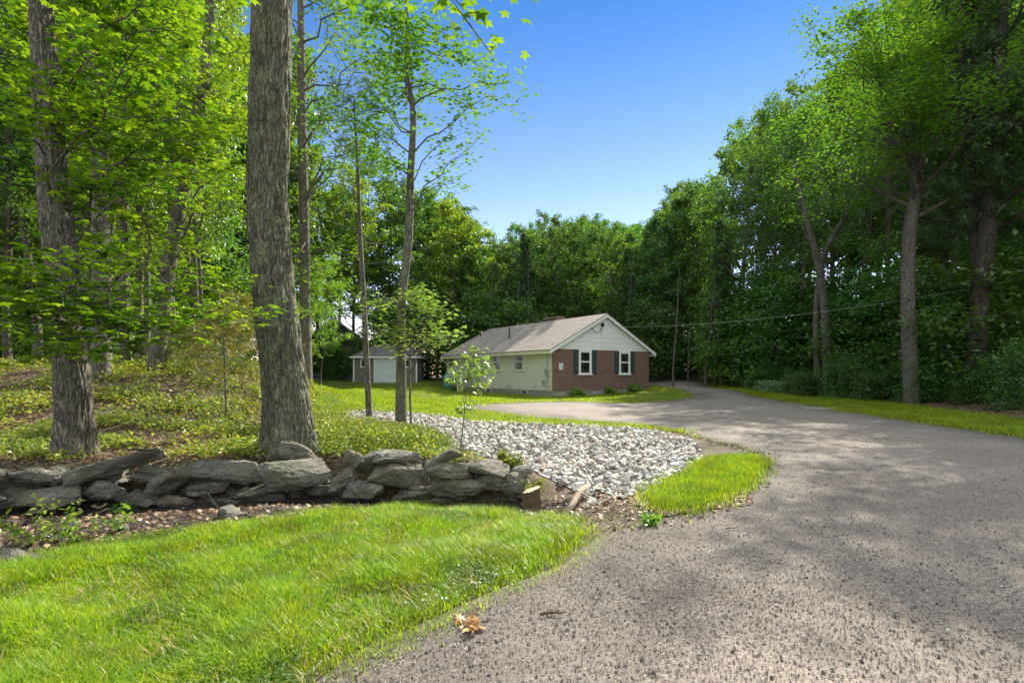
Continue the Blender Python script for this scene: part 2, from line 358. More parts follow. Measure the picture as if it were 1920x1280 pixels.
sheet('lawn_patch', TUFT, .017, TURF, 'small turf patch between white rocks and gravel', 'lawn')
sheet('back_lawn', BACKLAWN, .012, TURF, 'lawn in front of the grey shed', 'lawn')
sheet('side_lawn', HOUSELAWN, .02, TURF, 'lawn in front of the brick gable wall', 'lawn')
sheet('verge', RSTRIP, .018, TURF, 'grass verge along the far side of the driveway', 'verge')
sheet('lawn_strip', STRIP, .02, TURF, 'thin grass strip between white rocks and gravel', 'lawn')
def shade_soil_fn(t, b):  # soil colour darkened to carry the shade of the dip
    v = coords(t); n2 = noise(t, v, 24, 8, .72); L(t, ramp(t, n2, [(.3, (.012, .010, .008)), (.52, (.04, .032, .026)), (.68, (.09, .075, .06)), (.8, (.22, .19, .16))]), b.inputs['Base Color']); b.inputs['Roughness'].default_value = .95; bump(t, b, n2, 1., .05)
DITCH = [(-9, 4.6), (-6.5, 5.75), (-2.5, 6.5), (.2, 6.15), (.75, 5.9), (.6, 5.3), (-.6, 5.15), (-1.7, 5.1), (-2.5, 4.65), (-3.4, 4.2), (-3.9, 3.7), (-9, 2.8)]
sheet('soil_strip', DITCH, .004, mat('soil with painted shade', shade_soil_fn), 'damp soil in the dip before the stone wall, coloured darker for the shade', 'soil')
def rockbase_fn(t, b):
    v = coords(t); vo = voro(t, v, 12, 'Color'); d = voro(t, v, 12); s = t.nodes.new('ShaderNodeSeparateColor'); L(t, vo, s.inputs[0])
    L(t, ramp(t, s.outputs[0], [(0, (.05, .045, .04)), (.5, (.15, .14, .13)), (1, (.32, .31, .29))]), b.inputs['Base Color']); bump(t, b, math_(t, 'SUBTRACT', 1., d), 1., .05)
sheet('rock_bed', ROCKS, .012, mat('rock rubble', rockbase_fn), 'bed of grey rubble under the loose white rocks', 'rock bed')

# ---------------------------------------------------------------- leaves, grass, branches
DIAMOND = (np.array([(0, 0, 0), (-.32, .45, .07), (0, 1, -.06), (.32, .45, .07)]), np.array([(0, 2, 1), (0, 3, 2)]))
def star(r, k=.08):
    n = len(r); a = np.linspace(-math.pi*.86, math.pi*.86, n)
    V = [(0, .38, 0)]+[(math.sin(x)*q*.62, .38+math.cos(x)*q*.62, -k*q*q) for x, q in zip(a, r)]
    return np.array(V), np.array([(0, i+1, i+2) for i in range(n-1)])
MAPLE = star([.45, .80, .5, .62, .98, .55, .66, 1.12, .66, .55, .98, .62, .5, .80, .45], .16)
OAKL = star([.5, .72, .42, .8, .5, .95, .66, 1.25, .66, .95, .5, .8, .42, .72, .5], .1)
OVAL = (np.array([(0, 0, 0), (-.24, .3, .05), (-.2, .72, .02), (0, 1, -.05), (.2, .72, .02), (.24, .3, .05)]), np.array([(0, 3, 2), (0, 2, 1), (0, 5, 4), (0, 4, 3)]))
def _needles():
    V, Fc = [], []
    rr = random.Random(3)
    for i in range(7):
        a = rr.uniform(0, 6.28); e = rr.uniform(-.2, .9); d = np.array([math.cos(a)*math.cos(e), math.sin(a)*math.cos(e)*.9+.25, math.sin(e)])
        s = np.cross(d, (0, 0, 1.)); s = s/(np.linalg.norm(s)+1e-9)*.045; b = len(V)
        V += [-s, s, d]; Fc.append((b, b+1, b+2))
    return np.array(V), np.array(Fc)
NEEDLE = _needles()
def leaves(name, P, size, tmpl, rng, flat=.6, droop=0., m=None, parent=None, up=None):
    """one mesh of many separate little leaves at points P"""
    P = np.asarray(P, float); n = len(P); tv, tf = tmpl
    N_ = rng.normal(size=(n, 3)); N_ /= np.linalg.norm(N_, axis=1)[:, None]; N_ = N_*(1-flat); N_[:, 2] += flat; N_ /= np.linalg.norm(N_, axis=1)[:, None]
    T = rng.normal(size=(n, 3)); T[:, 2] -= droop; T -= N_*(T*N_).sum(1)[:, None]; T /= np.linalg.norm(T, axis=1)[:, None]+1e-9
    S = np.cross(T, N_); s = size*rng.uniform(.6, 1.2, n)
    V = P[:, None, :]+s[:, None, None]*(tv[None, :, 0, None]*S[:, None, :]+tv[None, :, 1, None]*T[:, None, :]+tv[None, :, 2, None]*N_[:, None, :])
    Fc = tf[None]+(np.arange(n)*len(tv))[:, None, None]
    me = np_mesh(name, V.reshape(-1, 3), Fc.reshape(-1, tf.shape[1]))
    return me if m is None else link(name, me, m, parent)
def blades(name, B, h, wdt, rng, m, lean=.5):
    """grass: each blade a bent tapering strip of two pieces"""
    n = len(B); a = rng.uniform(0, 2*math.pi, n); H = h*rng.uniform(.45, 1.25, n); d = np.stack([np.cos(a), np.sin(a), 0*a], 1)
    s = np.stack([-np.sin(a), np.cos(a), 0*a], 1)*wdt*rng.uniform(.6, 1.3, n)[:, None]*.5; le = (lean*rng.uniform(.1, 1.2, n)*H)[:, None]; up = np.zeros((n, 3)); up[:, 2] = H
    V = np.stack([B-s, B+s, B+d*le*.35+up*.6+s*.7, B+d*le*.35+up*.6-s*.7, B+d*le+up*.95], 1).reshape(-1, 3)
    o = np.arange(n)[:, None]*5
    T = np.concatenate([o+np.array([[0, 1, 2]]), o+np.array([[0, 2, 3]]), o+np.array([[3, 2, 4]])], 1).reshape(-1, 3)
    return link(name, np_mesh(name, V, T), m)
def scatter(poly, n, rng, y_bias=None, edge_thin=0.):
    A = np.array(poly); x0, y0 = A.min(0); x1, y1 = A.max(0); out = []; got = 0
    while got < n:
        x = rng.uniform(x0, x1, n*2); y = rng.uniform(y0, y1, n*2); k = in_poly(x, y, poly)
        if y_bias: k &= rng.random(n*2) < y_bias(x, y)
        if edge_thin: k &= rng.random(n*2) < np.clip(dist_poly(x, y, poly)/edge_thin, .12, 1)
        out.append(np.stack([x[k], y[k]], 1)); got += k.sum()
    P = np.concatenate(out)[:n]; return np.c_[P, terrain(P[:, 0], P[:, 1])]
def unit(v): v = np.array(v, float); return v/(np.linalg.norm(v)+1e-9)
def grow_limb(rng, p, d, length, r, lift, kinks=5, wander=.18):
    pts = [np.array(p, float)]; d = unit(d); s = length/kinks
    for i in range(kinks):
        d = unit(d+rng.normal(0, wander, 3)+np.array([0, 0, lift])); pts.append(pts[-1]+d*s)
    return pts
def at_path(pts, t):
    f = t*(len(pts)-1); i = min(int(f), len(pts)-2); q = f-i; return pts[i]*(1-q)+pts[i+1]*q, unit(pts[i+1]-pts[i])
def foliage_on(rng, limb, length, r, tubes, C, nsec=5, nclu=3, spread=.5, sec_len=.38, t0=.25, twig_sides=3):
    for j in range(nsec):
        t = t0+(1-t0)*(j+rng.random())/nsec; q, d = at_path(limb, t); side = unit(np.cross(d, (0, 0, 1))); sgn = 1 if j % 2 else -1
        dd = unit(d*.7+side*sgn*rng.uniform(.5, 1.1)+np.array([0, 0, rng.uniform(-.25, .35)])); l = length*sec_len*rng.uniform(.6, 1.2)*(1.15-t*.5)
        sec = grow_limb(rng, q, dd, l, r*.4, .02, 3, .2); tubes.append((sec, np.linspace(r*.35, r*.08, 4)+.002, twig_sides))
        for k in range(nclu):
            C.append(at_path(sec, (k+1)/nclu)[0]+rng.normal(0, spread*.35, 3))
    C.append(limb[-1])
def tree_proto(seed, H, r0, base, R, nl, nsec, nclu, per, lsize, spread, shape='oval', lean=.03, lift=.05, sides=8, el=(.15, .8)):
    """trunk tubes and leaf points of one broadleaf tree, origin at its foot"""
    rng = np.random.default_rng(seed); pts = grow_limb(rng, (0, 0, -.25), (rng.normal(0, lean), rng.normal(0, lean), 1), H, r0, .10, 10, .05)
    rr = r0*(1-.9*np.linspace(0, 1, 11)**1.1); rr[0] *= 1.35; tubes = [(pts, rr, sides)]; C = []
    for i in range(nl):
        u = (i+rng.random())/nl; t = base+(1-base)*min(1, max(0, u+rng.normal(0, .03))); q, _ = at_path(pts, min(t, .995)); az = i*2.4+rng.uniform(-.5, .5)
        sh = {'oval': math.sqrt(max(.05, 1-((u-.42)/.66)**2)), 'cone': 1.05-u*.9, 'vase': .45+.6*u if u < .75 else 1.5-u, 'flat': .8}[shape]
        l = R*sh*rng.uniform(.6, 1.2); e = rng.uniform(*el)*.8+.25*u
        limb = grow_limb(rng, q, (math.cos(az)*math.cos(e), math.sin(az)*math.cos(e), math.sin(e)), l, r0*.3, lift, 4, .16)
        lr = r0*.38*(1-.7*t)*rng.uniform(.6, 1.1); tubes.append((limb, np.linspace(lr, lr*.15, 5)+.004, max(4, sides-3)))
        foliage_on(rng, limb, l, lr, tubes, C, nsec, nclu, spread)
    C = np.array(C); P = np.repeat(C, per, 0); off = rng.normal(0, spread*.5, P.shape)*(1, 1, .62); return tubes, P+off
def make_tree_meshes(name, args, tmpl, flat=.45, droop=.5):
    seed = args['seed']; tubes, P = tree_proto(**args); rng = np.random.default_rng(seed+99)
    return tubes_mesh(name+' trunk', tubes), leaves(name+' crown', P, args['lsize'], tmpl, rng, flat, droop)
def place_tree(name, meshes, lm, bk, x, y, rz, s, label, cat, group, parts=('trunk', 'crown'), sink=0., sz=None, tilt=0.):
    t = empty(name, (x, y, tz(x, y)-sink), rz, label, cat, group); t.scale = (s, s, sz or s); t.rotation_euler = (tilt, 0, rz)
    for pn, me, m in zip(parts, meshes, (bk, lm)):
        if me is None: continue
        o = link(pn, me, None, t)
        if not me.materials: me.materials.append(m)
        elif me.materials[0] != m: o.material_slots[0].link = 'OBJECT'; o.material_slots[0].material = m
    return t

# ---------------------------------------------------------------- the ranch house
BH = 0.04
hang = math.atan2(.563, .826)
house = empty('house', (2.44, 30.9, BH), hang, 'single storey house with pale green siding, brick gable end and brown shingle roof', 'house')
W, LN, FZ, WT, RZ = 8.4, 13.7, .33, 2.88, 5.06       # width, length, foundation top, wall top, ridge (above the foot)
SL = (RZ-WT)/(W/2)
def lap_fn(t, b, col, step=.19, var=.08):
    v = coords(t); s = t.nodes.new('ShaderNodeSeparateXYZ'); L(t, v, s.inputs[0])
    f = math_(t, 'FRACT', math_(t, 'DIVIDE', s.outputs[2], step)); n = noise(t, v, 5, 6)
    c = ramp(t, n, [(.3, tuple(x*(1-var) for x in col)), (.7, tuple(x*(1+var) for x in col))])
    c = mixc(t, ramp(t, f, [(0., 1.), (.06, 0.)]), c, tuple(x*.5 for x in col))
    L(t, c, b.inputs['Base Color']); b.inputs['Roughness'].default_value = .55; bump(t, b, f, 1., .02)
SIDING = mat('pale green siding', lap_fn, col=(.80, .79, .73)); WSIDE = mat('white siding', lap_fn, col=(.90, .92, .92), step=.3, var=.04)
def brick_fn(t, b):
    tc = t.nodes.new('ShaderNodeTexCoord'); mp = t.nodes.new('ShaderNodeMapping'); mp.inputs['Rotation'].default_value = (math.radians(90), 0, 0); L(t, tc.outputs['Object'], mp.inputs[0])
    br = t.nodes.new('ShaderNodeTexBrick'); L(t, mp.outputs[0], br.inputs['Vector'])
    br.inputs['Color1'].default_value = (.13, .05, .034, 1); br.inputs['Color2'].default_value = (.24, .11, .072, 1); br.inputs['Mortar'].default_value = (.30, .27, .24, 1)
    for k, q in (('Scale', 1.), ('Mortar Size', .010), ('Brick Width', .215), ('Row Height', .075), ('Bias', 0.)): br.inputs[k].default_value = q
    n = noise(t, tc.outputs['Object'], 9, 6, .7); L(t, mixc(t, ramp(t, n, [(.4, 0.), (.7, .6)]), br.outputs[0], (.07, .04, .035)), b.inputs['Base Color'])
    b.inputs['Roughness'].default_value = .85; bump(t, b, br.outputs['Fac'], -.6, .01)
BRICK = mat('brown brick', brick_fn)
def shingle_fn(t, b, c1=(.18, .155, .14), c2=(.28, .25, .23)):
    v = coords(t); tc = v.node; br = t.nodes.new('ShaderNodeTexBrick'); L(t, v, br.inputs['Vector']); tc.inputs['Rotation'].default_value = (0, 0, math.radians(90))
    br.inputs['Color1'].default_value = (*c1, 1); br.inputs['Color2'].default_value = (*c2, 1); br.inputs['Mortar'].default_value = (*[x*.45 for x in c1], 1)
    for k, q in (('Scale', 1.), ('Mortar Size', .006), ('Brick Width', .3), ('Row Height', .13), ('Bias', 0.)): br.inputs[k].default_value = q
    n = noise(t, v, 60, 3, .7); L(t, mixc(t, ramp(t, n, [(.3, 0.), (.75, .6)]), br.outputs[0], (.36, .31, .29)), b.inputs['Base Color']); b.inputs['Roughness'].default_value = .9
    bump(t, b, br.outputs['Fac'], -.5, .01)
SHINGLE = mat('brown shingles', shingle_fn); DSHING = mat('dark shingles', shingle_fn, c1=(.07, .075, .085), c2=(.12, .125, .14))
WHITE = plain('white trim paint', (.85, .85, .82), .45, .05); CREAM = plain('cream trim paint', (.72, .68, .5), .5, .05)
CONC = plain('foundation concrete', (.30, .28, .25), .9, .25, 2.5, .3); SHUT = plain('slate blue shutter paint', (.045, .06, .075), .5)
DARKM = plain('black pipe', (.03, .03, .032), .5); GREYM = plain('grey metal', (.38, .40, .40), .45, .1, metal=.3)
def glass_fn(t, b):
    v = coords(t); L(t, ramp(t, noise(t, v, 2.5, 3), [(.35, (.012, .016, .014)), (.7, (.05, .06, .05))]), b.inputs['Base Color'])
    b.inputs['Roughness'].default_value = .06; b.inputs['Specular IOR Level'].default_value = .8
GLASS = mat('window glass', glass_fn)
B = MB(); B.box(.02, .02, -.5, W-.02, LN-.02, FZ); B.build('foundation', CONC, house)
B = MB(); B.box(0, .10, FZ, .06, LN, WT); B.box(.06, LN-.06, FZ, W-.06, LN, WT); B.box(W-.06, .10, FZ, W, LN, WT)
B.prism([(0.01, LN-.03, WT), (W-.01, LN-.03, WT), (W/2, LN-.03, RZ-.06)], (0, .02, 0)); B.build('siding_wall', SIDING, house)
B = MB(); B.box(0.002, 0, FZ-.04, W-.002, .10, WT-.04); B.build('brick_wall', BRICK, house)
B = MB(); B.prism([(-.02, -.03, WT-.04), (W+.02, -.03, WT-.04), (W/2, -.03, RZ-.06)], (0, .1, 0)); B.build('gable_siding', WSIDE, house)
for x, nm in ((-.018, 0), ):
    MB().box(-.02, .10, FZ-.02, .0, .26, WT).build('corner_board', CREAM, house)
    MB().box(-.02, LN-.14, FZ-.02, .0, LN+.02, WT).build('corner_board', CREAM, house)
OH, RO = .42, .28                                   # eave and rake overhangs
def roof_z(x): return WT+.12+SL*(x if x < W/2 else W-x)
B = MB()
for sgn in (0, 1):
    xa, xb = (-OH, W/2) if sgn == 0 else (W+OH, W/2); za, zb = WT+.12-SL*OH, RZ+.12
    B.add([(xa, -RO, za), (xb, -RO, zb), (xb, LN+RO, zb), (xa, LN+RO, za), (xa, -RO, za-.06), (xb, -RO, zb-.06), (xb, LN+RO, zb-.06), (xa, LN+RO, za-.06)],
          [(0, 1, 2, 3), (4, 7, 6, 5), (0, 4, 5, 1), (2, 6, 7, 3), (0, 3, 7, 4)])
roof = B.build('roof', SHINGLE, house)
ze = WT+.12-SL*OH
MB().box(-OH+.01, -RO+.03, ze-.245, -OH+.04, LN+RO-.03, ze-.062).build('fascia', CREAM, roof)
MB().box(-OH+.04, -RO+.03, ze-.245, -.002, LN+RO-.03, ze-.225).build('soffit', CREAM, roof)
MB().box(W+OH-.04, -RO+.03, ze-.245, W+OH-.01, LN+RO-.03, ze-.062).build('fascia', WHITE, roof)
MB().box(W+.002, -RO+.03, ze-.245, W+OH-.04, LN+RO-.03, ze-.225).build('soffit', WHITE, roof)
for ya, yb in ((-RO+.003, -RO+.03), (LN+RO-.03, LN+RO-.003)):
    for xa, xb in ((-OH, W/2), (W+OH, W/2)):
        za, zb = ze-.062, RZ+.058
        B = MB(); B.add([(xa, ya, za), (xb, ya, zb), (xb, ya, zb-.19), (xa, ya, za-.19), (xa, yb, za), (xb, yb, zb), (xb, yb, zb-.19), (xa, yb, za-.19)],
            [(0, 1, 2, 3), (4, 7, 6, 5), (0, 4, 5, 1), (3, 2, 6, 7), (0, 3, 7, 4), (1, 5, 6, 2)]); B.build('rake_board', WHITE, roof)
B = MB()
for xa, xb in ((-OH+.05, W/2), (W+OH-.05, W/2)):
    za, zb = ze-.12, RZ+.0
    B.add([(xa, -RO+.031, za), (xb, -RO+.031, zb), (xb, -.032, zb), (xa, -.032, za)], [(0, 1, 2, 3)])
B.build('rake_soffit', WHITE, roof)
B = MB(); B.box(4.55, 5.2, RZ-.6, 5.2, 6.7, RZ+.36); ch = B.build('chimney', BRICK, roof); MB().box(4.48, 5.13, RZ+.36, 5.27, 6.77, RZ+.43).build('chimney_cap', CONC, ch)
for x, y, h in ((1.75, 7.25, .8), (2.5, 12.6, .35)):
    MB().tube([(x, y, roof_z(x)-.1), (x, y, roof_z(x)+h)], .055, 8).build('vent_pipe', DARKM, roof)
def window_l(t0, t1, z0, z1):                       # on the long left wall, looking to -x
    f = MB(); T = .10; x0, x1 = -.055, -.002
    f.box(x0, t0, z0, x1, t0+T, z1); f.box(x0, t1-T, z0, x1, t1, z1); f.box(x0, t0+T, z1-T, x1, t1-T, z1); f.box(x0-.02, t0-.02, z0-.0, x1, t1+.02, z0+T*.9)
    wd = f.build('window', CREAM, house); s = MB(); zm = (z0+z1)/2; a, b, e = t0+T, t1-T, .035
    for za, zb, d in ((z0+T*.9, zm, 0), (zm, z1-T, -.006)):
        s.box(-.035+d, a, za, -.004, a+e, zb); s.box(-.035+d, b-e, za, -.004, b, zb); s.box(-.035+d, a+e, za, -.004, b-e, za+e); s.box(-.035+d, a+e, zb-e, -.004, b-e, zb)
    s.build('sash', WHITE, wd); g = MB(); g.box(-.018, a+e, z0+T*.9+e, -.003, b-e, zm-e); g.box(-.018, a+e, zm+e, -.003, b-e, z1-T-e); g.build('pane', GLASS, wd)
for t0, t1, z0, z1 in ((3.0, 4.12, 1.50, 2.80), (5.58, 6.66, 1.50, 2.80), (9.05, 10.2, 1.50, 2.80), (12.45, 13.4, 1.72, 2.76)): window_l(t0, t1, z0, z1)
def window_g(s0, s1, z0, z1):                       # on the brick gable wall, looking to -y
    f = MB(); T = .13; y0, y1 = -.045, -.002
    f.box(s0, y0, z0+.1, s0+T, y1, z1); f.box(s1-T, y0, z0+.1, s1, y1, z1); f.box(s0+T, y0, z1-T, s1-T, y1, z1)
    wd = f.build('window', WHITE, house); MB().box(s0-.05, -.09, z0, s1+.05, -.002, z0+.1).build('sill', WHITE, wd)
    s = MB(); zm = (z0+z1)/2+.04; a, b, e = s0+T, s1-T, .045
    for za, zb, d in ((z0+.1, zm, 0), (zm, z1-T, -.006)):
        s.box(a, -.035+d, za, a+e, -.004, zb); s.box(b-e, -.035+d, za, b, -.004, zb); s.box(a+e, -.035+d, za, b-e, -.004, za+e); s.box(a+e, -.035+d, zb-e, b-e, -.004, zb)
    s.build('sash', WHITE, wd); g = MB(); g.box(a+e, -.018, z0+.1+e, b-e, -.003, zm-e); g.box(a+e, -.018, zm+e, b-e, -.003, z1-T-e); g.build('pane', GLASS, wd)
for s0, s1 in ((2.0, 3.07), (5.5, 6.54)): window_g(s0, s1, 1.26, 2.84)
for s0, s1 in ((1.58, 1.985), (3.085, 3.49), (5.1, 5.485), (6.555, 6.95)):
    B = MB(); B.box(s0, -.035, 1.34, s1, -.002, 2.83)
    for k in range(22):
        z = 1.40+k*.063; B.add([(s0+.05, -.036, z), (s1-.05, -.036, z), (s1-.05, -.052, z+.012), (s0+.05, -.052, z+.012), (s0+.05, -.036, z+.05), (s1-.05, -.036, z+.05)], [(0, 1, 2, 3), (3, 2, 5, 4)])
    B.build('shutter', SHUT, house)
pl = MB().box(.46, -.03, 1.60, .76, -.002, 1.98).build('number_plaque', WHITE, house)
B = MB()
for x, z in ((.55, 1.86), (.64, 1.80), (.60, 1.72), (.68, 1.66)): B.box(x, -.034, z, x+.05, -.0305, z+.07)
B.build('plaque_marks', DARKM, pl)
for t0, t1 in ((2.55, 3.3), (6.9, 7.6)):
    B = MB(); B.box(-.03, t0, .06, .0, t1, .27); v = B.build('basement_vent', WHITE, house); MB().box(-.034, t0+.05, .09, -.0305, t1-.05, .24).build('grille', DARKM, v)
B = MB()
B.box(-.13, .36, 1.18, -.003, .62, 1.5); m_ = B.build('meter_box', GREYM, house, bevel=.01)
MB().tube([(-.13, .49, 1.56), (-.26, .49, 1.56)], .09, 14).build('meter_dial', GREYM, m_)
MB().tube([(-.06, .49, 1.5), (-.06, .49, WT-.15), (-.12, .40, WT-.05)], .028, 8).build('conduit', GREYM, house)
MB().tube([(-.05, .49, 1.18), (-.05, .49, .38)], .028, 8).build('conduit', GREYM, house)
MB().box(-.09, .72, .66, -.003, .98, .94).build('outlet_box', GREYM, house)
for t in (1.7, 4.4, 4.75, 8.3): MB().tube([(-.002, t, .52), (-.1, t, .52), (-.12, t, .42)], .022, 6).build('spigot', DARKM, house)
B = MB(); B.tube([(-OH-.03, LN+.1, ze-.1), (-OH-.03, LN+.15, ze-.3), (-.1, LN+.05, ze-.55), (-.07, LN-.02, ze-.7)], .045, 8); B.build('downspout', WHITE, house)
# fixture and drip loop high on the gable
B = MB(); B.tube([(W/2-.25, -.04, RZ-.62), (W/2-.25, -.16, RZ-.6)], .12, 10); B.build('gable_lamp', DARKM, house)
MB().tube([(W/2-.25, -.1, RZ-.62), (W/2-.5, -.12, RZ-1.05), (W/2-.9, -.12, RZ-1.15), (W/2-1.25, -.1, RZ-.8), (W/2-1.3, -.08, RZ-.62)], .018, 6).build('drip_loop', DARKM, house)
MB().tube([(W/2-.3, -.05, RZ-.7), (W/2-.3, -.05, RZ-1.5)], .015, 5).build('wire_drop', GREYM, house)
# service cable from the gable to the right, out of the picture
u_ = Matrix.Rotation(hang, 3, 'Z'); gp = u_ @ Vector((W/2, -.15, 0))+Vector((2.44, 30.9, BH+RZ-.75))
pole = Vector((27, 17, 6.8)); pts = []
for k in range(25):
    q = k/24; p = gp.lerp(pole, q); p.z -= 4*1.0*q*(1-q); pts.append(p)
cab = empty('utility_cable', gp, 0, 'thin pair of cables running from the white gable to the trees on the right', 'cable')
for dz in (0, .16): MB().tube([(p-gp)+Vector((0, 0, dz*(k/24))) for k, p in enumerate(pts)], .006, 5).build('wire', DARKM if dz else GREYM, cab)
px_, py_ = pole.x, pole.y
up = empty('utility_pole', (px_, py_, tz(px_, py_)), 0, 'wooden utility pole carrying the cable from the house', 'utility pole')
MB().tube([(0, 0, -.5), (0, 0, 9.0)], [.16, .11], 12).build('pole', BK_far, up); MB().box(-1, -.06, 8.3, 1, .06, 8.42).build('crossarm', BK_far, up)

# ---------------------------------------------------------------- things round the house
def hloc(x, y): p = u_ @ Vector((x, y, 0)); return p.x+2.44, p.y+30.9
tx, ty = (838-960)/F*40.6, 40.6
tank = empty('propane_tank', (tx, ty, tz(tx, ty)), 0, 'blue green upright gas tank beside the far left corner of the house', 'gas tank')
TEAL = plain('sea green tank paint', (.16, .34, .28), .4)
B = MB(); B.tube([(0, 0, z) for z in (.08, .12, .2, .95, 1.05, 1.12, 1.15)], [.16, .26, .3, .3, .25, .14, .05], 20); B.build('tank_body', TEAL, tank, smooth=True)
B = MB(); B.tube([(0, 0, -.05), (0, 0, .12)], .22, 16); B.build('foot_ring', TEAL, tank); B = MB(); B.tube([(0, 0, 1.10), (0, 0, 1.27)], .12, 12); B.build('valve_collar', TEAL, tank)
ax, ay = (857-960)/F*38.8, 38.8
hv = empty('air_conditioner', (ax, ay, tz(ax, ay)), hang, 'cream outdoor air conditioning unit on a white leg stand by the siding', 'air conditioner')
B = MB(); B.box(-.2, -.45, .42, .2, .45, 1.3); body = B.build('case', CREAM, hv, bevel=.02)
B = MB()
for k in range(6): B.tube([(-.215, .33*math.cos(a)*(.25+.15*k)*1.0, .86+.33*math.sin(a)*(.25+.15*k)) for a in np.linspace(0, 6.283, 20)], .006, 4)
B.build('fan_grille', GREYM, body)
for sx in (-.18, .18):
    for sy in (-.4, .4): MB().box(sx-.03, sy-.03, -.1, sx+.03, sy+.03, .42).build('leg', WHITE, hv)
B = MB(); B.box(-.16, -.43, .3, -.13, .43, .36); B.box(.13, -.43, .3, .16, .43, .36); B.build('rail', WHITE, hv)

# ---------------------------------------------------------------- the shed
sx0, sx1, sy0 = -14.05, -8.4, 46.
zs = tz(-11, 46)
shed = empty('shed', ((sx0+sx1)/2, sy0, zs), 0, 'small grey board shed with white door and dark hip roof', 'shed')
def board_fn(t, b):
    v = coords(t); s = t.nodes.new('ShaderNodeSeparateXYZ'); L(t, v, s.inputs[0]); f = math_(t, 'FRACT', math_(t, 'DIVIDE', math_(t, 'ADD', s.outputs[0], s.outputs[1]), .2))
    c = ramp(t, noise(t, v, 4, 6), [(.3, (.15, .14, .13)), (.7, (.24, .225, .205))]); L(t, mixc(t, ramp(t, f, [(0., 1.), (.1, 0.)]), c, (.05, .047, .043)), b.inputs['Base Color']); b.inputs['Roughness'].default_value = .8
BOARD = mat('grey boards', board_fn)
hw = (sx1-sx0)/2; D = 3.6; H = 2.28
B = MB(); B.box(-hw, 0, -.3, hw, D, H); B.build('wall', BOARD, shed)
B = MB(); e = .22; B.add([(-hw-e, -e, H), (hw+e, -e, H), (hw+e, D+e, H), (-hw-e, D+e, H), (-hw+1.5, D/2, H+1.15), (hw-1.5, D/2, H+1.15)], [(0, 1, 5, 4), (1, 2, 5), (2, 3, 4, 5), (3, 0, 4), (0, 3, 2, 1)]); rf = B.build('roof', DSHING, shed)
B = MB(); B.box(-hw-e-.01, -e-.03, H-.13, hw+e+.01, -e, H+.02); B.box(-hw-e-.03, -e, H-.13, -hw-e, D+e, H+.02); B.box(hw+e, -e, H-.13, hw+e+.03, D+e, H+.02); B.build('fascia', WHITE, rf)
for x in (-hw-.01, hw-.11): MB().box(x, -.03, -.2, x+.12, -.002, H-.02).build('corner_board', WHITE, shed)
dx0, dx1 = -12.1-(sx0+sx1)/2, -10.05-(sx0+sx1)/2
WDOOR = plain('white door paint', (.62, .68, .70), .5, .04)
B = MB(); B.box(dx0, -.05, .02, dx1, -.002, 2.02); dr = B.build('door', WDOOR, shed)
B = MB(); B.box(dx0-.12, -.07, 0, dx0, -.002, 2.14); B.box(dx1, -.07, 0, dx1+.12, -.002, 2.14); B.box(dx0, -.07, 2.02, dx1, -.002, 2.14); B.build('frame', WHITE, dr)
B = MB(); B.box(dx0+.03, -.056, .9, dx1-.03, -.0505, .96); B.box((dx0+dx1)/2-.02, -.056, .05, (dx0+dx1)/2+.02, -.0505, 1.99); B.build('door_batten', WHITE, dr)
for px0, px1 in ((676, 694), (757, 771)):
    a = (px0-960)/F*46-(sx0+sx1)/2; b = (px1-960)/F*46-(sx0+sx1)/2; z0, z1 = 1.3, 2.05
    B = MB(); B.box(a, -.05, z0, a+.1, -.002, z1); B.box(b-.1, -.05, z0, b, -.002, z1); B.box(a+.1, -.05, z0, b-.1, -.002, z0+.1); B.box(a+.1, -.05, z1-.1, b-.1, -.002, z1)
    wd = B.build('window', WHITE, shed); MB().box(a+.1, -.02, z0+.1, b-.1, -.003, z1-.1).build('pane', GLASS, wd)
B = MB(); B.add([(dx0-.1, -1.0, -.25), (dx1+.1, -1.0, -.25), (dx1+.1, -.08, -.25), (dx0-.1, -.08, -.25), (dx0-.1, -1.0, -.05), (dx1+.1, -1.0, -.05), (dx1+.1, -.08, .02), (dx0-.1, -.08, .02)],
   [(0, 3, 2, 1), (4, 5, 6, 7), (0, 1, 5, 4), (1, 2, 6, 5), (2, 3, 7, 6), (3, 0, 4, 7)]); B.build('ramp', CONC, shed)

# ---------------------------------------------------------------- neighbour's house in the trees
nx_, ny_ = (632-960)/F*62, 62.
nb = empty('neighbour_house', (nx_, ny_, .4), .35, 'blue grey two storey house half hidden in the trees behind the shed', 'house')
BLUE = mat('blue grey siding', lap_fn, col=(.16, .20, .23), step=.16)
B = MB(); B.box(-4.2, 0, -.5, 3.6, 7, 4.6); B.prism([(-4.2, 0, 4.6), (3.6, 0, 4.6), (-.3, 0, 7.4)], (0, 7, 0)); B.build('wall', BLUE, nb)
B = MB()
for xa in (-4.7, 4.1): B.add([(xa, -.4, 4.35), (-.3, -.4, 7.55), (-.3, 7.4, 7.55), (xa, 7.4, 4.35), (xa, -.4, 4.2), (-.3, -.4, 7.42), (-.3, 7.4, 7.42), (xa, 7.4, 4.2)], [(0, 1, 2, 3), (4, 7, 6, 5), (0, 4, 5, 1), (2, 6, 7, 3), (0, 3, 7, 4)])
rf = B.build('roof', DSHING, nb)
B = MB()
for xa in (-4.7, 4.1): B.add([(xa, -.42, 4.38), (-.3, -.42, 7.58), (-.3, -.42, 7.36), (xa, -.42, 4.16), (xa, -.402, 4.38), (-.3, -.402, 7.58), (-.3, -.402, 7.36), (xa, -.402, 4.16)], [(0, 1, 2, 3), (4, 7, 6, 5), (0, 4, 5, 1), (3, 2, 6, 7), (0, 3, 7, 4)])
B.build('rake_board', WHITE, rf)
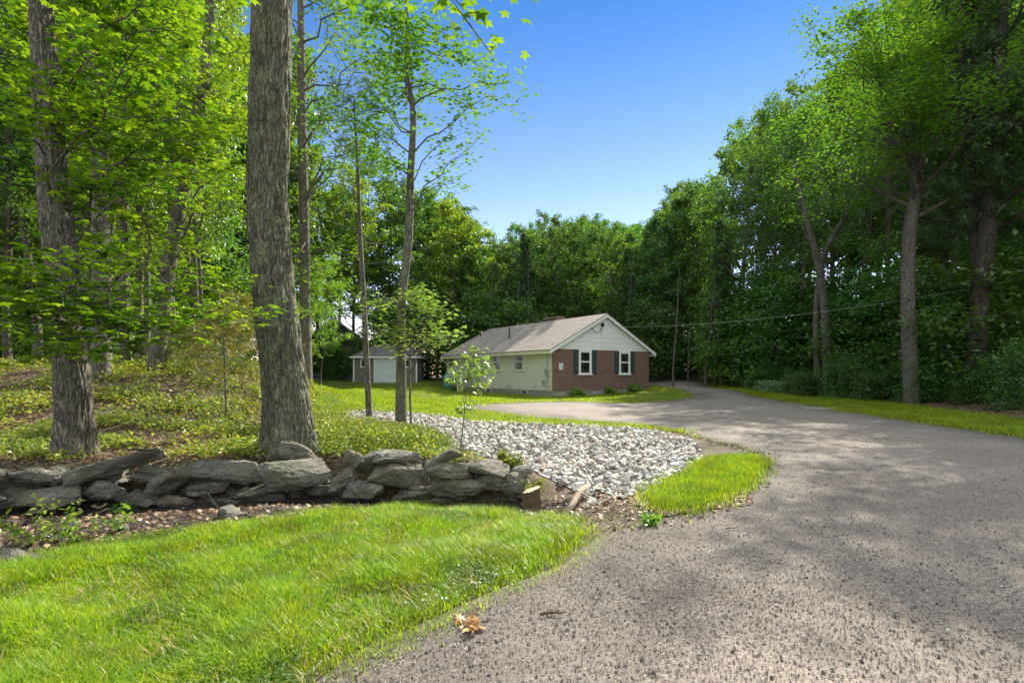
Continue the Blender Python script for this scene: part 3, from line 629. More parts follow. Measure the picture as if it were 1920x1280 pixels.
for x, z in ((-3, .8), (-3, 3.0), (.6, .8), (.6, 3.0), (2.2, 3.0)):
    B = MB(); B.box(x, -.05, z, x+.09, -.002, z+1.4); B.box(x+.91, -.05, z, x+1, -.002, z+1.4); B.box(x+.09, -.05, z, x+.91, -.002, z+.09); B.box(x+.09, -.05, z+1.31, x+.91, -.002, z+1.4)
    f = B.build('window', WHITE, nb); MB().box(x+.09, -.02, z+.09, x+.91, -.003, z+1.31).build('pane', GLASS, f)

# ---------------------------------------------------------------- rocks
def hull_rock(name, dims, rng, n=16, sub=0, rough=.0, seed=0, box=.75, smooth=False):
    bm = bmesh.new()
    for i in range(n):
        p = rng.uniform(-1, 1, 3); k = np.max(np.abs(p)); p = p/k*(box+(1-box)*rng.random()) if i < n*.8 else p
        bm.verts.new(tuple(p*np.array(dims)/2))
    r = bmesh.ops.convex_hull(bm, input=bm.verts[:]); bmesh.ops.delete(bm, geom=[v for v in bm.verts if not v.link_faces], context='VERTS')
    bmesh.ops.recalc_face_normals(bm, faces=bm.faces[:])
    if sub:
        bmesh.ops.bevel(bm, geom=bm.edges[:], offset=min(dims)*.07, segments=1, affect='EDGES')
        bmesh.ops.triangulate(bm, faces=bm.faces[:])
        for _ in range(sub):
            L_ = [e for e in bm.edges if e.calc_length() > max(dims)/22]
            if L_: bmesh.ops.subdivide_edges(bm, edges=L_, cuts=1, use_grid_fill=False); bmesh.ops.triangulate(bm, faces=bm.faces[:])
        bm.normal_update()
        for v in bm.verts:
            p = v.co; q = mnoise.fractal(Vector((p.x*6+seed, p.y*6, p.z*16)), .6, 2.1, 6)+.9*abs(mnoise.noise(Vector((p.x*3, seed, p.z*26))))
            v.co = p+v.normal*q*rough
    me = bpy.data.meshes.new(name); bm.to_mesh(me); bm.free()
    if smooth: me.polygons.foreach_set('use_smooth', [True]*len(me.polygons))
    return me
def fieldstone_fn(t, b):
    v = coords(t, (1, 1, 2.2)); oi = t.nodes.new('ShaderNodeObjectInfo'); a = N(t, 'ShaderNodeVectorMath', operation='ADD'); L(t, v, a.inputs[0]); L(t, oi.outputs['Location'], a.inputs[1]); v = a.outputs[0]
    n = noise(t, v, 3.2, 9, .68, .4); n2 = noise(t, v, 22, 6, .7)
    c = ramp(t, n, [(.25, (.07, .07, .062)), (.42, (.20, .20, .18)), (.56, (.30, .285, .245)), (.72, (.46, .43, .36))])
    c = mixc(t, ramp(t, noise(t, v, 46, 8, .75), [(.38, .75), (.55, 0.)]), c, (.035, .033, .028))
    c = mixc(t, ramp(t, oi.outputs['Random'], [(0., 0.), (1., .55)]), c, mixc(t, .7, c, (.26, .20, .13)))
    m = math_(t, 'MULTIPLY', ramp(t, noise(t, v, 2.1, 6, .65), [(.5, 0.), (.62, 1.)]), ramp(t, n2, [(.4, 0.), (.6, 1.)])); c = mixc(t, math_(t, 'MULTIPLY', m, .85), c, (.085, .13, .05))
    m = math_(t, 'MULTIPLY', ramp(t, noise(t, v, 5, 6, .65), [(.54, 0.), (.62, 1.)]), ramp(t, n2, [(.45, 0.), (.55, 1.)])); c = mixc(t, math_(t, 'MULTIPLY', m, .6), c, (.42, .45, .40))
    L(t, c, b.inputs['Base Color']); b.inputs['Roughness'].default_value = .9; bump(t, b, math_(t, 'ADD', n2, noise(t, v, 9, 8, .75)), 1., .06)
STONE = mat('lichen fieldstone', fieldstone_fn)
rng = np.random.default_rng(21)
wall = empty('stone_wall', (-2.5, 6.5, tz(-2.5, 6.5)), 0, 'old dry laid fieldstone wall between the lawn and the wooded bank', 'stone wall')
# px centre, py centre, width px, height px, depth m offset from wall line, tilt (deg, + = right end down)
STN = [(35, 897, 115, 42, 0, 8), (190, 882, 185, 36, -.02, -17), (75, 935, 150, 34, -.1, -4), (290, 884, 62, 34, .05, -12), (257, 902, 62, 18, -.08, 8), (308, 905, 95, 34, -.12, -28),
  (415, 888, 160, 56, .05, -3), (556, 888, 135, 78, -.14, 4), (556, 850, 95, 42, .12, 14), (648, 868, 74, 46, .0, -32), (688, 872, 60, 40, .05, -28), (640, 902, 56, 36, -.12, -30), (740, 862, 88, 26, 0, 3),
  (824, 862, 72, 24, .0, -18), (840, 882, 112, 36, -.05, -2), (912, 878, 92, 30, .02, 5), (750, 896, 125, 46, .05, 8), (677, 920, 84, 34, -.18, 0), (850, 915, 130, 46, .0, 2), (780, 925, 80, 34, .05, 0),
  (968, 900, 62, 42, .05, 28), (945, 922, 60, 40, .05, 20), (182, 920, 74, 44, -.1, 6), (130, 900, 80, 26, .0, -14), (455, 922, 110, 30, .0, 4), (380, 918, 90, 28, .02, 6), (500, 935, 90, 26, .02, 0), (255, 937, 70, 26, -.05, 5),
  (600, 925, 80, 30, .02, -5), (20, 925, 90, 30, .1, 0), (320, 940, 80, 24, 0, 0), (-60, 905, 120, 50, 0, 0), (-60, 940, 140, 34, -.05, 5), (905, 905, 80, 30, .06, 0), (700, 945, 90, 24, .05, 0), (430, 945, 80, 20, .05, 0)]
fr = random.Random(8)
for k in range(52):
    px = -60+1060*(k+fr.random())/52; STN.append((px, fr.choice([888, 905, 920, 932, 946])+fr.uniform(-5, 5), fr.uniform(34, 88), fr.uniform(14, 24), fr.uniform(.08, .2), fr.uniform(-24, 24)))
for i, (px, py, wp, hp, dy, tl) in enumerate(STN):
    x = (px-960)/F*6.2; Yd = float(np.interp(x, YWX, YWY))+dy-.12; x = (px-960)/F*Yd; s = Yd/F
    rl = np.random.default_rng(100+i); dims = (wp*s*1.16, max(.34, min(.6, wp*s*.7)), hp*s*1.12)
    me = hull_rock('stone', dims, rl, 12, 3, .018, i*7., .62); me.materials.append(STONE)
    me.polygons.foreach_set('use_smooth', [False]*len(me.polygons)); o = link('stone', me, None, wall); o.location = Vector((x, Yd+.1, CZ+(HZ-py)*s))-wall.location; o.rotation_euler = (math.radians(rl.uniform(-6, 6)), math.radians(tl), math.radians(rl.uniform(-9, 9)))
k_ = empty('loose_rocks_root'); bpy.data.objects.remove(k_)
def single_rock(name, px, py, wp, hp, label, cat='rock', m=STONE, sink=.25, deep=.8, seed=1, Y=None):
    x, y = gpx(px, py) if Y is None else ((px-CX)/F*Y, Y); s = y/F; rl = np.random.default_rng(seed); me = hull_rock(name, (wp*s*1.1, wp*s*deep, hp*s*1.3), rl, 18, 2, .015, seed, .65)
    o = link(name, me, m); o.location = (x, y, tz(x, y)+hp*s*(.5-sink)); o.rotation_euler = (0, 0, rl.uniform(-.4, .4)); return props(o, label, cat)
single_rock('rock', 423, 972, 52, 26, 'small pale grey rock at the foot of the stone wall below the long flat stone', seed=5)
single_rock('rock', 30, 1062, 150, 26, 'long flat rock at the left edge where the lawn ends', seed=9, deep=.3)
single_rock('rock', 550, 978, 44, 16, 'small dull rock in the dark soil below the big rounded wall stone', seed=12)
single_rock('rock', 1110, 948, 34, 20, 'pale rock beside the leaning dead branch', seed=15, m=plain('pale quartz rock', (.55, .52, .47), .8, .2, 8, .4))
def rip_fn(t, b):
    v = coords(t); g = t.nodes.new('ShaderNodeNewGeometry'); oi = t.nodes.new('ShaderNodeObjectInfo'); r = math_(t, 'FRACT', math_(t, 'ADD', g.outputs['Random Per Island'], oi.outputs['Random']))
    c = ramp(t, r, [(0., (.16, .155, .15)), (.2, (.30, .29, .28)), (.45, (.46, .45, .43)), (.75, (.60, .58, .55)), (.9, (.72, .70, .66)), (1., (.48, .38, .28))])
    n = noise(t, v, 22, 7, .7); c = mixc(t, ramp(t, n, [(.3, .5), (.6, 0.)]), c, mixc(t, .5, c, (.2, .18, .16))); L(t, c, b.inputs['Base Color']); b.inputs['Roughness'].default_value = .75; bump(t, b, n, .6, .01)
RIP = mat('white crushed rock', rip_fn)
rng = np.random.default_rng(4)
protos = [hull_rock('white rock', (1, rng.uniform(.6, .9), rng.uniform(.45, .75)), rng, int(rng.integers(9, 13)), box=.6) for _ in range(10)]
for me in protos: me.materials.append(RIP)
P = []                                              # poisson-ish placement
cell = {}
cand = scatter(ROCKS, 14000, rng)
for p in cand:
    sz = float(rng.choice([.07, .10, .14, .20], p=[.32, .36, .22, .1])*rng.uniform(.85, 1.15)); key = (int(p[0]/.2), int(p[1]/.2)); ok = True
    for a in (-1, 0, 1):
        for b in (-1, 0, 1):
            for q in cell.get((key[0]+a, key[1]+b), ()):
                if math.hypot(q[0]-p[0], q[1]-p[1]) < (q[3]+sz)*.36: ok = False; break
    if ok: q = (p[0], p[1], p[2], sz); cell.setdefault(key, []).append(q); P.append(q)
P.sort(key=lambda q: -q[3]/q[1])
GR = 'loose white rocks nearest the camera in the rock bed'
for q in P[:300]:
    o = bpy.data.objects.new('white_rock', protos[int(rng.integers(10))]); COL.objects.link(o); o.location = (q[0], q[1], q[2]+q[3]*.22); o.scale = (q[3]*1.1, q[3]*1.1, q[3]*.85)
    o.rotation_euler = tuple(rng.uniform(-.6, .6, 2))+(rng.uniform(0, 6.28),); props(o, 'angular white rock lying in the rock bed beyond the stone wall', 'rock', GR)
Vs, Fs, b = [], [], 0
pm = []
for me in protos:
    bm = bmesh.new(); bm.from_mesh(me); bmesh.ops.triangulate(bm, faces=bm.faces[:]); pm.append((np.array([v.co[:] for v in bm.verts]), np.array([[v.index for v in f.verts] for f in bm.faces]))); bm.free()
def rock_heap(name, pts, m, lift=.22, tilt=.6):
    Vs, Fs, b = [], [], 0
    for q in pts:
        v, f = pm[int(rng.integers(10))]; R = np.array(Matrix.Rotation(rng.uniform(0, 6.28), 3, 'Z') @ Matrix.Rotation(rng.uniform(-tilt, tilt), 3, 'X') @ Matrix.Rotation(rng.uniform(-tilt, tilt), 3, 'Y'))
        Vs.append((v*q[3]*1.15) @ R.T+np.array([q[0], q[1], q[2]+q[3]*lift])); Fs.append(f+b); b += len(v)
    return link(name, np_mesh(name, np.concatenate(Vs), np.concatenate(Fs)), m)
extra = [(p[0], p[1], p[2]+.05, float(rng.uniform(.07, .12))) for p in scatter(ROCKS, 1200, rng)]
props(rock_heap('white_rocks', P[300:]+extra, RIP), 'bed of many loose white rocks beyond the stone wall', 'rocks', kind='stuff')
dp = scatter([(-8, 3.6), (-6.5, 5.6), (-2.5, 6.35), (.2, 6.0), (.4, 5.5), (-1.8, 5.2), (-3.3, 4.4)], 420, rng)
props(rock_heap('small_stones', [(p[0], p[1], p[2], float(rng.choice([.03, .05, .09], p=[.6, .3, .1]))) for p in dp], STONE, .15), 'small broken stones fallen in the dip before the stone wall', 'stones', kind='stuff')
# pebbles on the gravel near the camera
def nearb(x, y): return (y > 1.6)*np.clip(3.0/np.maximum(y, 1.), 0, 1)**2.1
NR = [p for p in ROAD]
pb = scatter([(-1.2, 1.8), (-.9, 2.4), (.6, 4), (1.8, 6.2), (4, 9), (5, 16), (13, 16), (11, 9), (5.2, 4.5), (3.2, 1.8)], 70000, rng, nearb)
pb = pb[in_poly(pb[:, 0], pb[:, 1], ROAD)]
tv = np.array([(0, 0, .5), (.5, 0, 0), (-.2, .45, 0), (-.3, -.4, 0), (.15, .1, -.3)]); tf = np.array([(0, 1, 2), (0, 2, 3), (0, 3, 1), (4, 2, 1), (4, 3, 2), (4, 1, 3)])
a = rng.uniform(0, 6.28, len(pb)); s = rng.choice([.007, .010, .014, .024], len(pb), p=[.5, .34, .145, .015])*rng.uniform(.8, 1.3, len(pb)); ca, sa = np.cos(a), np.sin(a)
V = np.stack([pb[:, None, 0]+s[:, None]*(tv[:, 0]*ca[:, None]-tv[:, 1]*sa[:, None]), pb[:, None, 1]+s[:, None]*(tv[:, 0]*sa[:, None]+tv[:, 1]*ca[:, None]), pb[:, None, 2]+.014+s[:, None]*tv[:, 2]*.8], -1).reshape(-1, 3)
def peb_fn(t, b):
    g = t.nodes.new('ShaderNodeNewGeometry'); L(t, ramp(t, g.outputs['Random Per Island'], [(0., (.05, .043, .04)), (.2, (.12, .10, .09)), (.45, (.22, .188, .165)), (.8, (.34, .295, .26)), (1., (.6, .55, .5))]), b.inputs['Base Color']); b.inputs['Roughness'].default_value = .85
props(link('pebbles', np_mesh('pebbles', V, (tf[None]+(np.arange(len(pb))*5)[:, None, None]).reshape(-1, 3)), mat('pebble', peb_fn)), 'loose crushed stone chips on the near part of the driveway', 'pebbles', kind='stuff')

# ---------------------------------------------------------------- grass, litter, ground plants
def clump(P, f): return np.array([mnoise.noise(Vector((a*f, b*f, 2.))) for a, b, _ in P])
rng = np.random.default_rng(8)
g = scatter(LAWN, 210000, rng, lambda x, y: (y > 1.9)*(x > -.99*y-.6)*np.clip(3.6/np.maximum(y, 1.), 0, 1)**1.2, .28)
props(blades('grass', g, .078*(.65+.7*sstep(-.4, .4, clump(g, 1.7))), .0055, rng, LM_grass, 1.25), 'bright green sunlit grass of the front lawn', 'grass', kind='stuff')
bp = np.array(LAWN)[:]; bp = bp[(bp[:, 1] > 2) & (bp[:, 0] > -4)]; k = rng.integers(0, len(bp)-1, 9000); u = rng.random(9000)[:, None]; e_ = bp[k]*(1-u)+bp[k+1]*u; e_ = e_[np.linalg.norm(bp[k]-bp[k+1], axis=1) < 1.2]; e_ = e_+rng.normal(0, .10, e_.shape); g = np.c_[e_, terrain(e_[:, 0], e_[:, 1])+.008]
props(blades('grass', g, .05, .004, rng, LM_grass, 1.3), 'sparse short grass along the ragged edge of the front lawn', 'grass', kind='stuff')
def fringe(poly, n, w, rng, ymax=99):
    b = np.array(poly); l = np.linalg.norm(np.roll(b, -1, 0)-b, axis=1); k = rng.choice(len(b), n, p=l/l.sum()); u = rng.random(n)[:, None]
    e = b[k]*(1-u)+np.roll(b, -1, 0)[k]*u+rng.normal(0, w, (n, 2)); return np.c_[e, terrain(e[:, 0], e[:, 1])+.008]
g = scatter(LAWN, 7000, rng, lambda x, y: (y > 1.9)*(x > -.99*y-.6)*np.clip(3.6/np.maximum(y, 1.), 0, 1)); props(blades('grass', g, .08, .005, rng, LM_litter, 1.6), 'dry straw coloured blades scattered in the front lawn', 'grass', kind='stuff')
g = scatter(LAWN, 9000, rng, lambda x, y: (y > 1.9)*(x > -.99*y-.6)*sstep(.05, .3, np.array([mnoise.noise(Vector((a*1.3, b*1.3, 9))) for a, b in zip(x, y)]))); g[:, 2] += rng.uniform(.03, .075, len(g)); props(leaves('clover', g, .022, MAPLE, rng, .8, 0, LM_oak), 'small clover leaves in patches of the front lawn', 'clover', kind='stuff')
g = scatter(ROCKS, 900, rng); g[:, 2] += .09; props(leaves('leaf_litter', g, .07, OVAL, rng, .6, 0, LM_litter), 'dead brown leaves lying on the white rocks', 'leaf litter', kind='stuff')
g = np.r_[scatter(TUFT, 30000, rng, None, .3), fringe(TUFT, 7000, .11, rng)]; props(blades('grass', g, .10, .006, rng, LM_grass, .8), 'grass patch between the white rocks and the driveway', 'grass', kind='stuff')
g = scatter(BACKLAWN, 60000, rng, lambda x, y: np.clip(24/np.maximum(y, 1), 0, 1)); props(blades('grass', g, .10, .028, rng, LM_lawn, .8), 'short grass of the lawn before the shed', 'grass', kind='stuff')
q = fringe(ROAD, 26000, .11, rng); q = q[(q[:, 1] > 4.6) & (q[:, 1] < 15) & (q[:, 0] < 4.8)]
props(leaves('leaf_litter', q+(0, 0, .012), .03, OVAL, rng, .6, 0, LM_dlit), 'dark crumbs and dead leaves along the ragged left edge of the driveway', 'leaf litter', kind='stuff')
props(blades('grass', q[::3], .06, .007, rng, LM_grass, 1.2), 'sparse weedy grass along the left edge of the driveway', 'grass', kind='stuff')
props(rock_heap('gravel_stones', [(p[0], p[1], p[2], float(rng.uniform(.02, .05))) for p in q[::7]], GRAVEL, .1), 'coarse stones along the left edge of the driveway', 'stones', kind='stuff')
g = np.r_[scatter(STRIP, 26000, rng, None, .3), fringe(STRIP, 9000, .16, rng)]; props(blades('grass', g, .11, .012, rng, LM_lawn, .8), 'thin grass strip between white rocks and gravel', 'grass', kind='stuff')
g = np.r_[scatter(HOUSELAWN, 26000, rng), fringe(HOUSELAWN, 4000, .25, rng)]; props(blades('grass', g, .09, .024, rng, LM_lawn, .8), 'grass in front of the brick gable wall', 'grass', kind='stuff')
g = np.r_[scatter(RSTRIP, 70000, rng, None, .3), fringe(RSTRIP, 9000, .22, rng)]; props(blades('grass', g, .11, .02, rng, LM_lawn, .8), 'grass of the verge on the right of the driveway', 'grass', kind='stuff')
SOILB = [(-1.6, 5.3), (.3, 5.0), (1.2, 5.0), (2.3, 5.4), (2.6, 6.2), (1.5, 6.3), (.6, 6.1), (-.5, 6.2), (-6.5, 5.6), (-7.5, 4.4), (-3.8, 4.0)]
FOR = [(-.2, 6.3), (-2.5, 6.6), (-6.5, 5.8), (-11, 5.3), (-24, 12), (-24, 24), (-13, 24), (-10, 19), (-6.7, 17.5), (-4.9, 13), (-3.2, 10), (-1.2, 8.2)]
def clumpy(f, lo, hi, base=.1):
    def q(x, y): return base+(1-base)*sstep(lo, hi, np.array([mnoise.noise(Vector((a*f, b*f, 0))) for a, b in zip(x, y)]))
    return q
g = scatter(SOILB, 2600, rng); g[:, 2] += .02; props(leaves('leaf_litter', g, .055, OAKL, rng, .6, 0, LM_litter), 'curled tan oak leaves in the dip before the stone wall', 'leaf litter', kind='stuff')
g = scatter(SOILB, 5000, rng); g[:, 2] += .012; props(leaves('leaf_litter', g, .042, OVAL, rng, .8, 0, LM_dlit), 'dead brown leaves at the foot of the stone wall', 'leaf litter', kind='stuff')  # dark leaf colour here paints in the shade before the wall
g = scatter(FOR, 75000, rng, lambda x, y: np.clip(8/np.maximum(y, 1), 0, 1)); g[:, 2] += .02; props(leaves('leaf_litter', g, .07, OVAL, rng, .8, 0, LM_litter), 'dead tan leaves on the wooded bank', 'leaf litter', kind='stuff')
c = scatter(FOR, 12000, rng, clumpy(.9, -.15, .25, .07)); c = c[(c[:, 1] > np.interp(c[:, 0], YWX, YWY)+.45)]
h_ = .06+.26*rng.random(len(c))*np.clip((c[:, 1]-6)/5, .35, 1.2); g = np.repeat(c, 12, 0); g[:, :2] += rng.normal(0, .08, (len(g), 2)); g[:, 2] += np.repeat(h_, 12)*rng.uniform(.25, 1.1, len(g))
props(leaves('ground_plants', g, .07, DIAMOND, rng, .55, 0, LM_ground), 'low yellow green plants covering the wooded bank', 'ground plants', kind='stuff')
BW = [(-3.4, 7.2), (-1.0, 7.0), (-.9, 8.), (-1.5, 9.6), (-3.4, 12.6), (-5.0, 14), (-4.2, 10)]
c = scatter(BW, 1300, rng); g = np.repeat(c, 22, 0); g[:, :2] += rng.normal(0, .07, (len(g), 2)); g[:, 2] += rng.uniform(.02, .38, len(g))
props(leaves('ground_plants', g, .05, DIAMOND, rng, .5, 0, LM_ground), 'pale green leafy weeds behind the stone wall beside the big oak', 'ground plants', kind='stuff')
LB = [(15.4, 17), (18.9, 27), (19.2, 36), (18, 44), (30, 44), (34, 20), (20, 9), (13, 9)]
g = scatter(LB, 30000, rng); g[:, 2] += .02; props(leaves('leaf_litter', g, .13, OVAL, rng, .8, 0, LM_litter), 'dead leaves on the bank under the trees on the right', 'leaf litter', kind='stuff')
ED = scatter([(1.5, 5.1), (2.6, 5.6), (2.9, 6.4), (2.0, 6.3), (1.2, 5.9)], 9000, rng); ED[:, 2] += .015
props(leaves('leaf_litter', ED, .035, OVAL, rng, .75, 0, LM_litter), 'debris and dead leaves between the white rocks and the driveway', 'leaf litter', kind='stuff')

# ---------------------------------------------------------------- forest: prototypes, then every tree copied as its own thing
def proto(nm, tmpl, **a): return make_tree_meshes(nm, a, tmpl, a.pop('flat', .45), a.pop('droop', .5))
BT = [proto('broadleaf %d' % i, DIAMOND, seed=s, H=H, r0=r, base=b, R=R, nl=nl, nsec=5, nclu=2, per=22, lsize=.31, spread=.46, shape=sh) for i, (s, H, r, b, R, nl, sh) in enumerate([
    (11, 18, .22, .34, 4.4, 44, 'oval'), (12, 20, .26, .30, 5.2, 46, 'oval'), (13, 17, .18, .24, 4.2, 44, 'oval'), (14, 21, .24, .42, 5.6, 42, 'oval'), (15, 16, .16, .2, 4.0, 42, 'oval'), (16, 19, .2, .38, 5.0, 42, 'oval')])]
NT = [proto('edge tree %d' % i, OVAL, seed=s, H=H, r0=r, base=b, R=R, nl=nl, nsec=5, nclu=2, per=24, lsize=.21, spread=.46, shape=sh) for i, (s, H, r, b, R, nl, sh) in enumerate([
    (31, 19, .20, .40, 4.6, 32, 'oval'), (32, 21, .24, .34, 5.2, 34, 'oval'), (33, 16, .15, .26, 4.2, 32, 'oval')])]
ST = [proto('sapling %d' % i, DIAMOND, seed=s, H=H, r0=r, base=.08, R=R, nl=nl, nsec=4, nclu=3, per=12, lsize=.15, spread=.42, shape='oval', sides=5) for i, (s, H, r, R, nl) in enumerate([(41, 4.6, .04, 1.5, 26), (42, 3.2, .03, 1.3, 22), (43, 6.5, .06, 1.9, 30)])]
BUSH = [proto('bush %d' % i, OVAL, seed=s, H=H, r0=.03, base=.02, R=R, nl=22, nsec=4, nclu=3, per=12, lsize=.12, spread=.34, shape='flat', sides=4, el=(.2, 1.0)) for i, (s, H, R) in enumerate([(51, 1.3, 1.0), (52, 1.9, 1.2)])]
def pine_proto(seed, H, r0, base, R, nw, lsize=.3, per=9):
    rng = np.random.default_rng(seed); pts = grow_limb(rng, (0, 0, -.25), (rng.normal(0, .03), 0, 1), H, r0, .12, 10, .025); tubes = [(pts, r0*(1-.93*np.linspace(0, 1, 11)), 8)]; C = []
    for i in range(nw):
        t = base+(1-base)*(i+.5)/nw; q, _ = at_path(pts, min(t, .99)); l = R*(1.08-t)**.75*rng.uniform(.75, 1.1)
        for k in range(int(rng.integers(4, 6))):
            az = rng.uniform(0, 6.28); limb = grow_limb(rng, q, (math.cos(az), math.sin(az), rng.uniform(-.05, .3)), l*rng.uniform(.7, 1.1), .02, .05, 4, .1)
            tubes.append((limb, np.linspace(r0*.16*(1.1-t)+.006, .004, 5), 4)); foliage_on(rng, limb, l, .02, tubes, C, 5, 2, .16, .3, .3)
    C = np.array(C); P = np.repeat(C, per, 0)+rng.normal(0, .13, (len(C)*per, 3)); return tubes_mesh('pine trunk', tubes), leaves('pine crown', P, lsize, NEEDLE, rng, .3, -.3)
PT = [pine_proto(61, 21, .26, .30, 3.4, 26), pine_proto(62, 17, .2, .12, 3.0, 26)]
def _bare(seed, H, r0):
    rng = np.random.default_rng(seed); pts = grow_limb(rng, (0, 0, -.3), (rng.normal(0, .05), 0, 1), H, r0, .08, 9, .04); tubes = [(pts, r0*(1-.6*np.linspace(0, 1, 10)), 7)]
    for k in range(9):
        q, _ = at_path(pts, rng.uniform(.2, .9)); az = rng.uniform(0, 6.28); tubes.append((grow_limb(rng, q, (math.cos(az), math.sin(az), .4), rng.uniform(.6, 1.8), .01, .05, 3, .2), np.linspace(.018, .004, 4), 4))
    return tubes_mesh('bare trunk', tubes)

frng = np.random.default_rng(77)
MARKS = [(-400, 'far beyond the left edge'), (-120, 'just beyond the left edge'), (20, 'at the left edge'), (85, 'left of the leaning maple'), (130, 'behind the leaning maple'), (190, 'behind the straight pale trunk'), (232, 'behind the dark straight trunk'),
  (268, 'behind the two slim trunks'), (310, 'behind the right leaning tree'), (355, 'just right of the right leaning tree'), (400, 'left of the small yellow pine'), (450, 'just left of the big oak'), (520, 'hidden behind the big oak'), (572, 'behind the slim tree by the oak'), (615, 'left of the grey shed'), (650, 'at the left corner of the shed'),
  (690, 'behind the thin pine pole'), (725, 'behind the shed door'), (758, 'behind the crooked tree'), (800, 'just right of the shed'), (830, 'at the gas tank'), (865, 'behind the left end of the house'), (905, 'behind the left slope of the roof'), (955, 'behind the black vent pipe'), (990, 'left of the chimney'), (1030, 'behind the chimney'),
  (1080, 'right of the chimney'), (1130, 'behind the gable peak'), (1180, 'right of the gable peak'), (1225, 'at the right corner of the brick wall'), (1265, 'just right of the brick wall'), (1305, 'where the driveway disappears'), (1350, 'behind the two leaning pale trunks'), (1395, 'left of the fallen log'), (1440, 'behind the fallen log'), (1490, 'left of the twin stemmed trunk'),
  (1545, 'behind the twin stemmed trunk'), (1595, 'right of the twin stemmed trunk'), (1650, 'left of the pale forked trunk'), (1710, 'behind the pale forked trunk'), (1765, 'right of the pale forked trunk'), (1805, 'left of the dark pine trunk'), (1850, 'behind the dark pine trunk'), (1900, 'at the right edge'), (2000, 'just beyond the right edge'), (2200, 'far beyond the right edge')]
TONE = {'understory leaf': 'dark', 'far leaf': 'deep green', 'oak leaf': 'mid green', 'young leaf': 'yellow green', 'maple leaf': 'light green'}
def spot_label(base, px, Yd):
    m = min(MARKS, key=lambda q: abs(q[0]-px))[1]; d = 'in front' if Yd < 24 else ('farther in' if Yd < 36 else ('deep in the wood' if Yd < 54 else 'at the very back')); return base+' '+m+', '+d
def far_tree(px, Yd, top, k, s_w, lab, group, lm=LM_far, bk=BK_far, name='broadleaf_tree', cat='tree', pool=None):
    """tree at photo column px and distance Yd, as tall as photo row `top` asks"""
    lab = lab.replace('leafy', TONE.get(lm.name, 'green'), 1); pool = pool or BT; x = (px-CX)/F*Yd; g0 = tz(x, Yd); h = CZ+(HZ-top)/F*Yd-g0; me = pool[k % len(pool)]
    H0 = max(v[2] for v in [me[1].vertices[0].co]+[Vector(c) for c in me[1].bound_]) if False else PH[id(me[1])]
    s = h/H0; return place_tree(name, me, lm, bk, x, Yd, frng.uniform(0, 6.28), s*s_w, spot_label(lab, px, Yd), cat, group, sink=.1, sz=s)
PH = {}
for pool in (BT, NT, ST, BUSH, PT):
    for tr, cr in pool:
        co = np.empty(len(cr.vertices)*3, np.float32); cr.vertices.foreach_get('co', co); PH[id(cr)] = float(np.percentile(co[2::3], 99.7))
# skyline of the far wood: photo column -> photo row of the tree tops
SKX = [-500, 560, 640, 720, 800, 850, 900, 945, 985, 1040, 1100, 1180, 1240, 1290, 1330, 1370, 1420, 1480, 1530, 1570, 1640, 1700, 1900, 2400]
SKY_ = [200, 300, 360, 350, 345, 375, 430, 480, 405, 400, 405, 410, 388, 345, 320, 240, 185, 150, 135, 70, 10, -60, -120, -150]
GF = 'trees of the dense far wood behind the house'
rows = [(50, 880, 1340, 52, 0), (57, 860, 1330, 50, 10), (66, 840, 1330, 46, 22), (78, 800, 1340, 44, 40)]
for Yd, a, b, st, low in rows:
    for j, px in enumerate(np.arange(a, b, st*50/Yd*1.0)):
        px = px+frng.uniform(-14, 14); Y1 = Yd+frng.uniform(-2.5, 2.5); top = float(np.interp(px, SKX, SKY_))+low*.3+frng.uniform(-6, 26)
        lm = (LM_far, LM_oak, LM_far, LM_dark)[int(frng.integers(4))]
        if Yd < 52 and j % 4 == 2: far_tree(px, Y1, top+30, int(frng.integers(2)), .9, 'dark pine', 'dark pines of the far wood', LM_needle, name='pine_tree', pool=PT)
        else: far_tree(px, Y1, top, int(frng.integers(6)), .8, 'green broadleaf tree', GF, lm)
for j, px in enumerate(np.arange(830, 1420, 24)):                       # shade-loving young trees closing the foot of the far wood
    if True: far_tree(px+frng.uniform(-9, 9), 48.5+frng.uniform(-1.5, 5), 590+frng.uniform(-40, 30), int(frng.integers(3)), 1.3, 'dark sapling', 'understory of the far wood', LM_dark, name='sapling', pool=ST)
for j, px in enumerate(np.arange(1215, 1420, 18)): far_tree(px, 57+j % 3, 600+12*(j % 4), j % 3, 1.5, 'leafy sapling', 'understory of the far wood', LM_far, name='sapling', pool=ST)
bare = [_bare(s, 15, r) for s, r in ((1, .11), (2, .14), (3, .09))]
for j, (px, top, tl) in enumerate(((905, 470, .03), (965, 520, -.02), (993, 500, 0), (1165, 480, .04), (1262, 500, 0), (1352, 560, -.05), (1372, 555, -.03), (1322, 540, .02), (1290, 600, .03), (1395, 590, .0), (1435, 560, -.03), (1340, 500, 0))):
    Y1 = 46.5-(px > 1240)*5; x = (px-CX)/F*Y1; t = empty('bare_tree', (x, Y1, tz(x, Y1)), j*1.3, 'slim bare trunk '+['above the roof, leftmost', 'left of the chimney', 'behind the chimney', 'behind the right roof slope', 'just right of the brick wall', 'leaning left, thick', 'leaning left, slimmer', 'right of the driveway mouth', 'at the driveway mouth', 'before the fallen log', 'behind the fallen log', 'between driveway mouth and leaning trunks'][j], 'tree', 'slim bare trunks at the edge of the wood'); h = CZ+(HZ-top)/F*Y1-tz(x, Y1)
    t.scale = (.6, .6, h/15); t.rotation_euler = (0, tl, 0); o = link('trunk', bare[j % 3], BK_far, t)
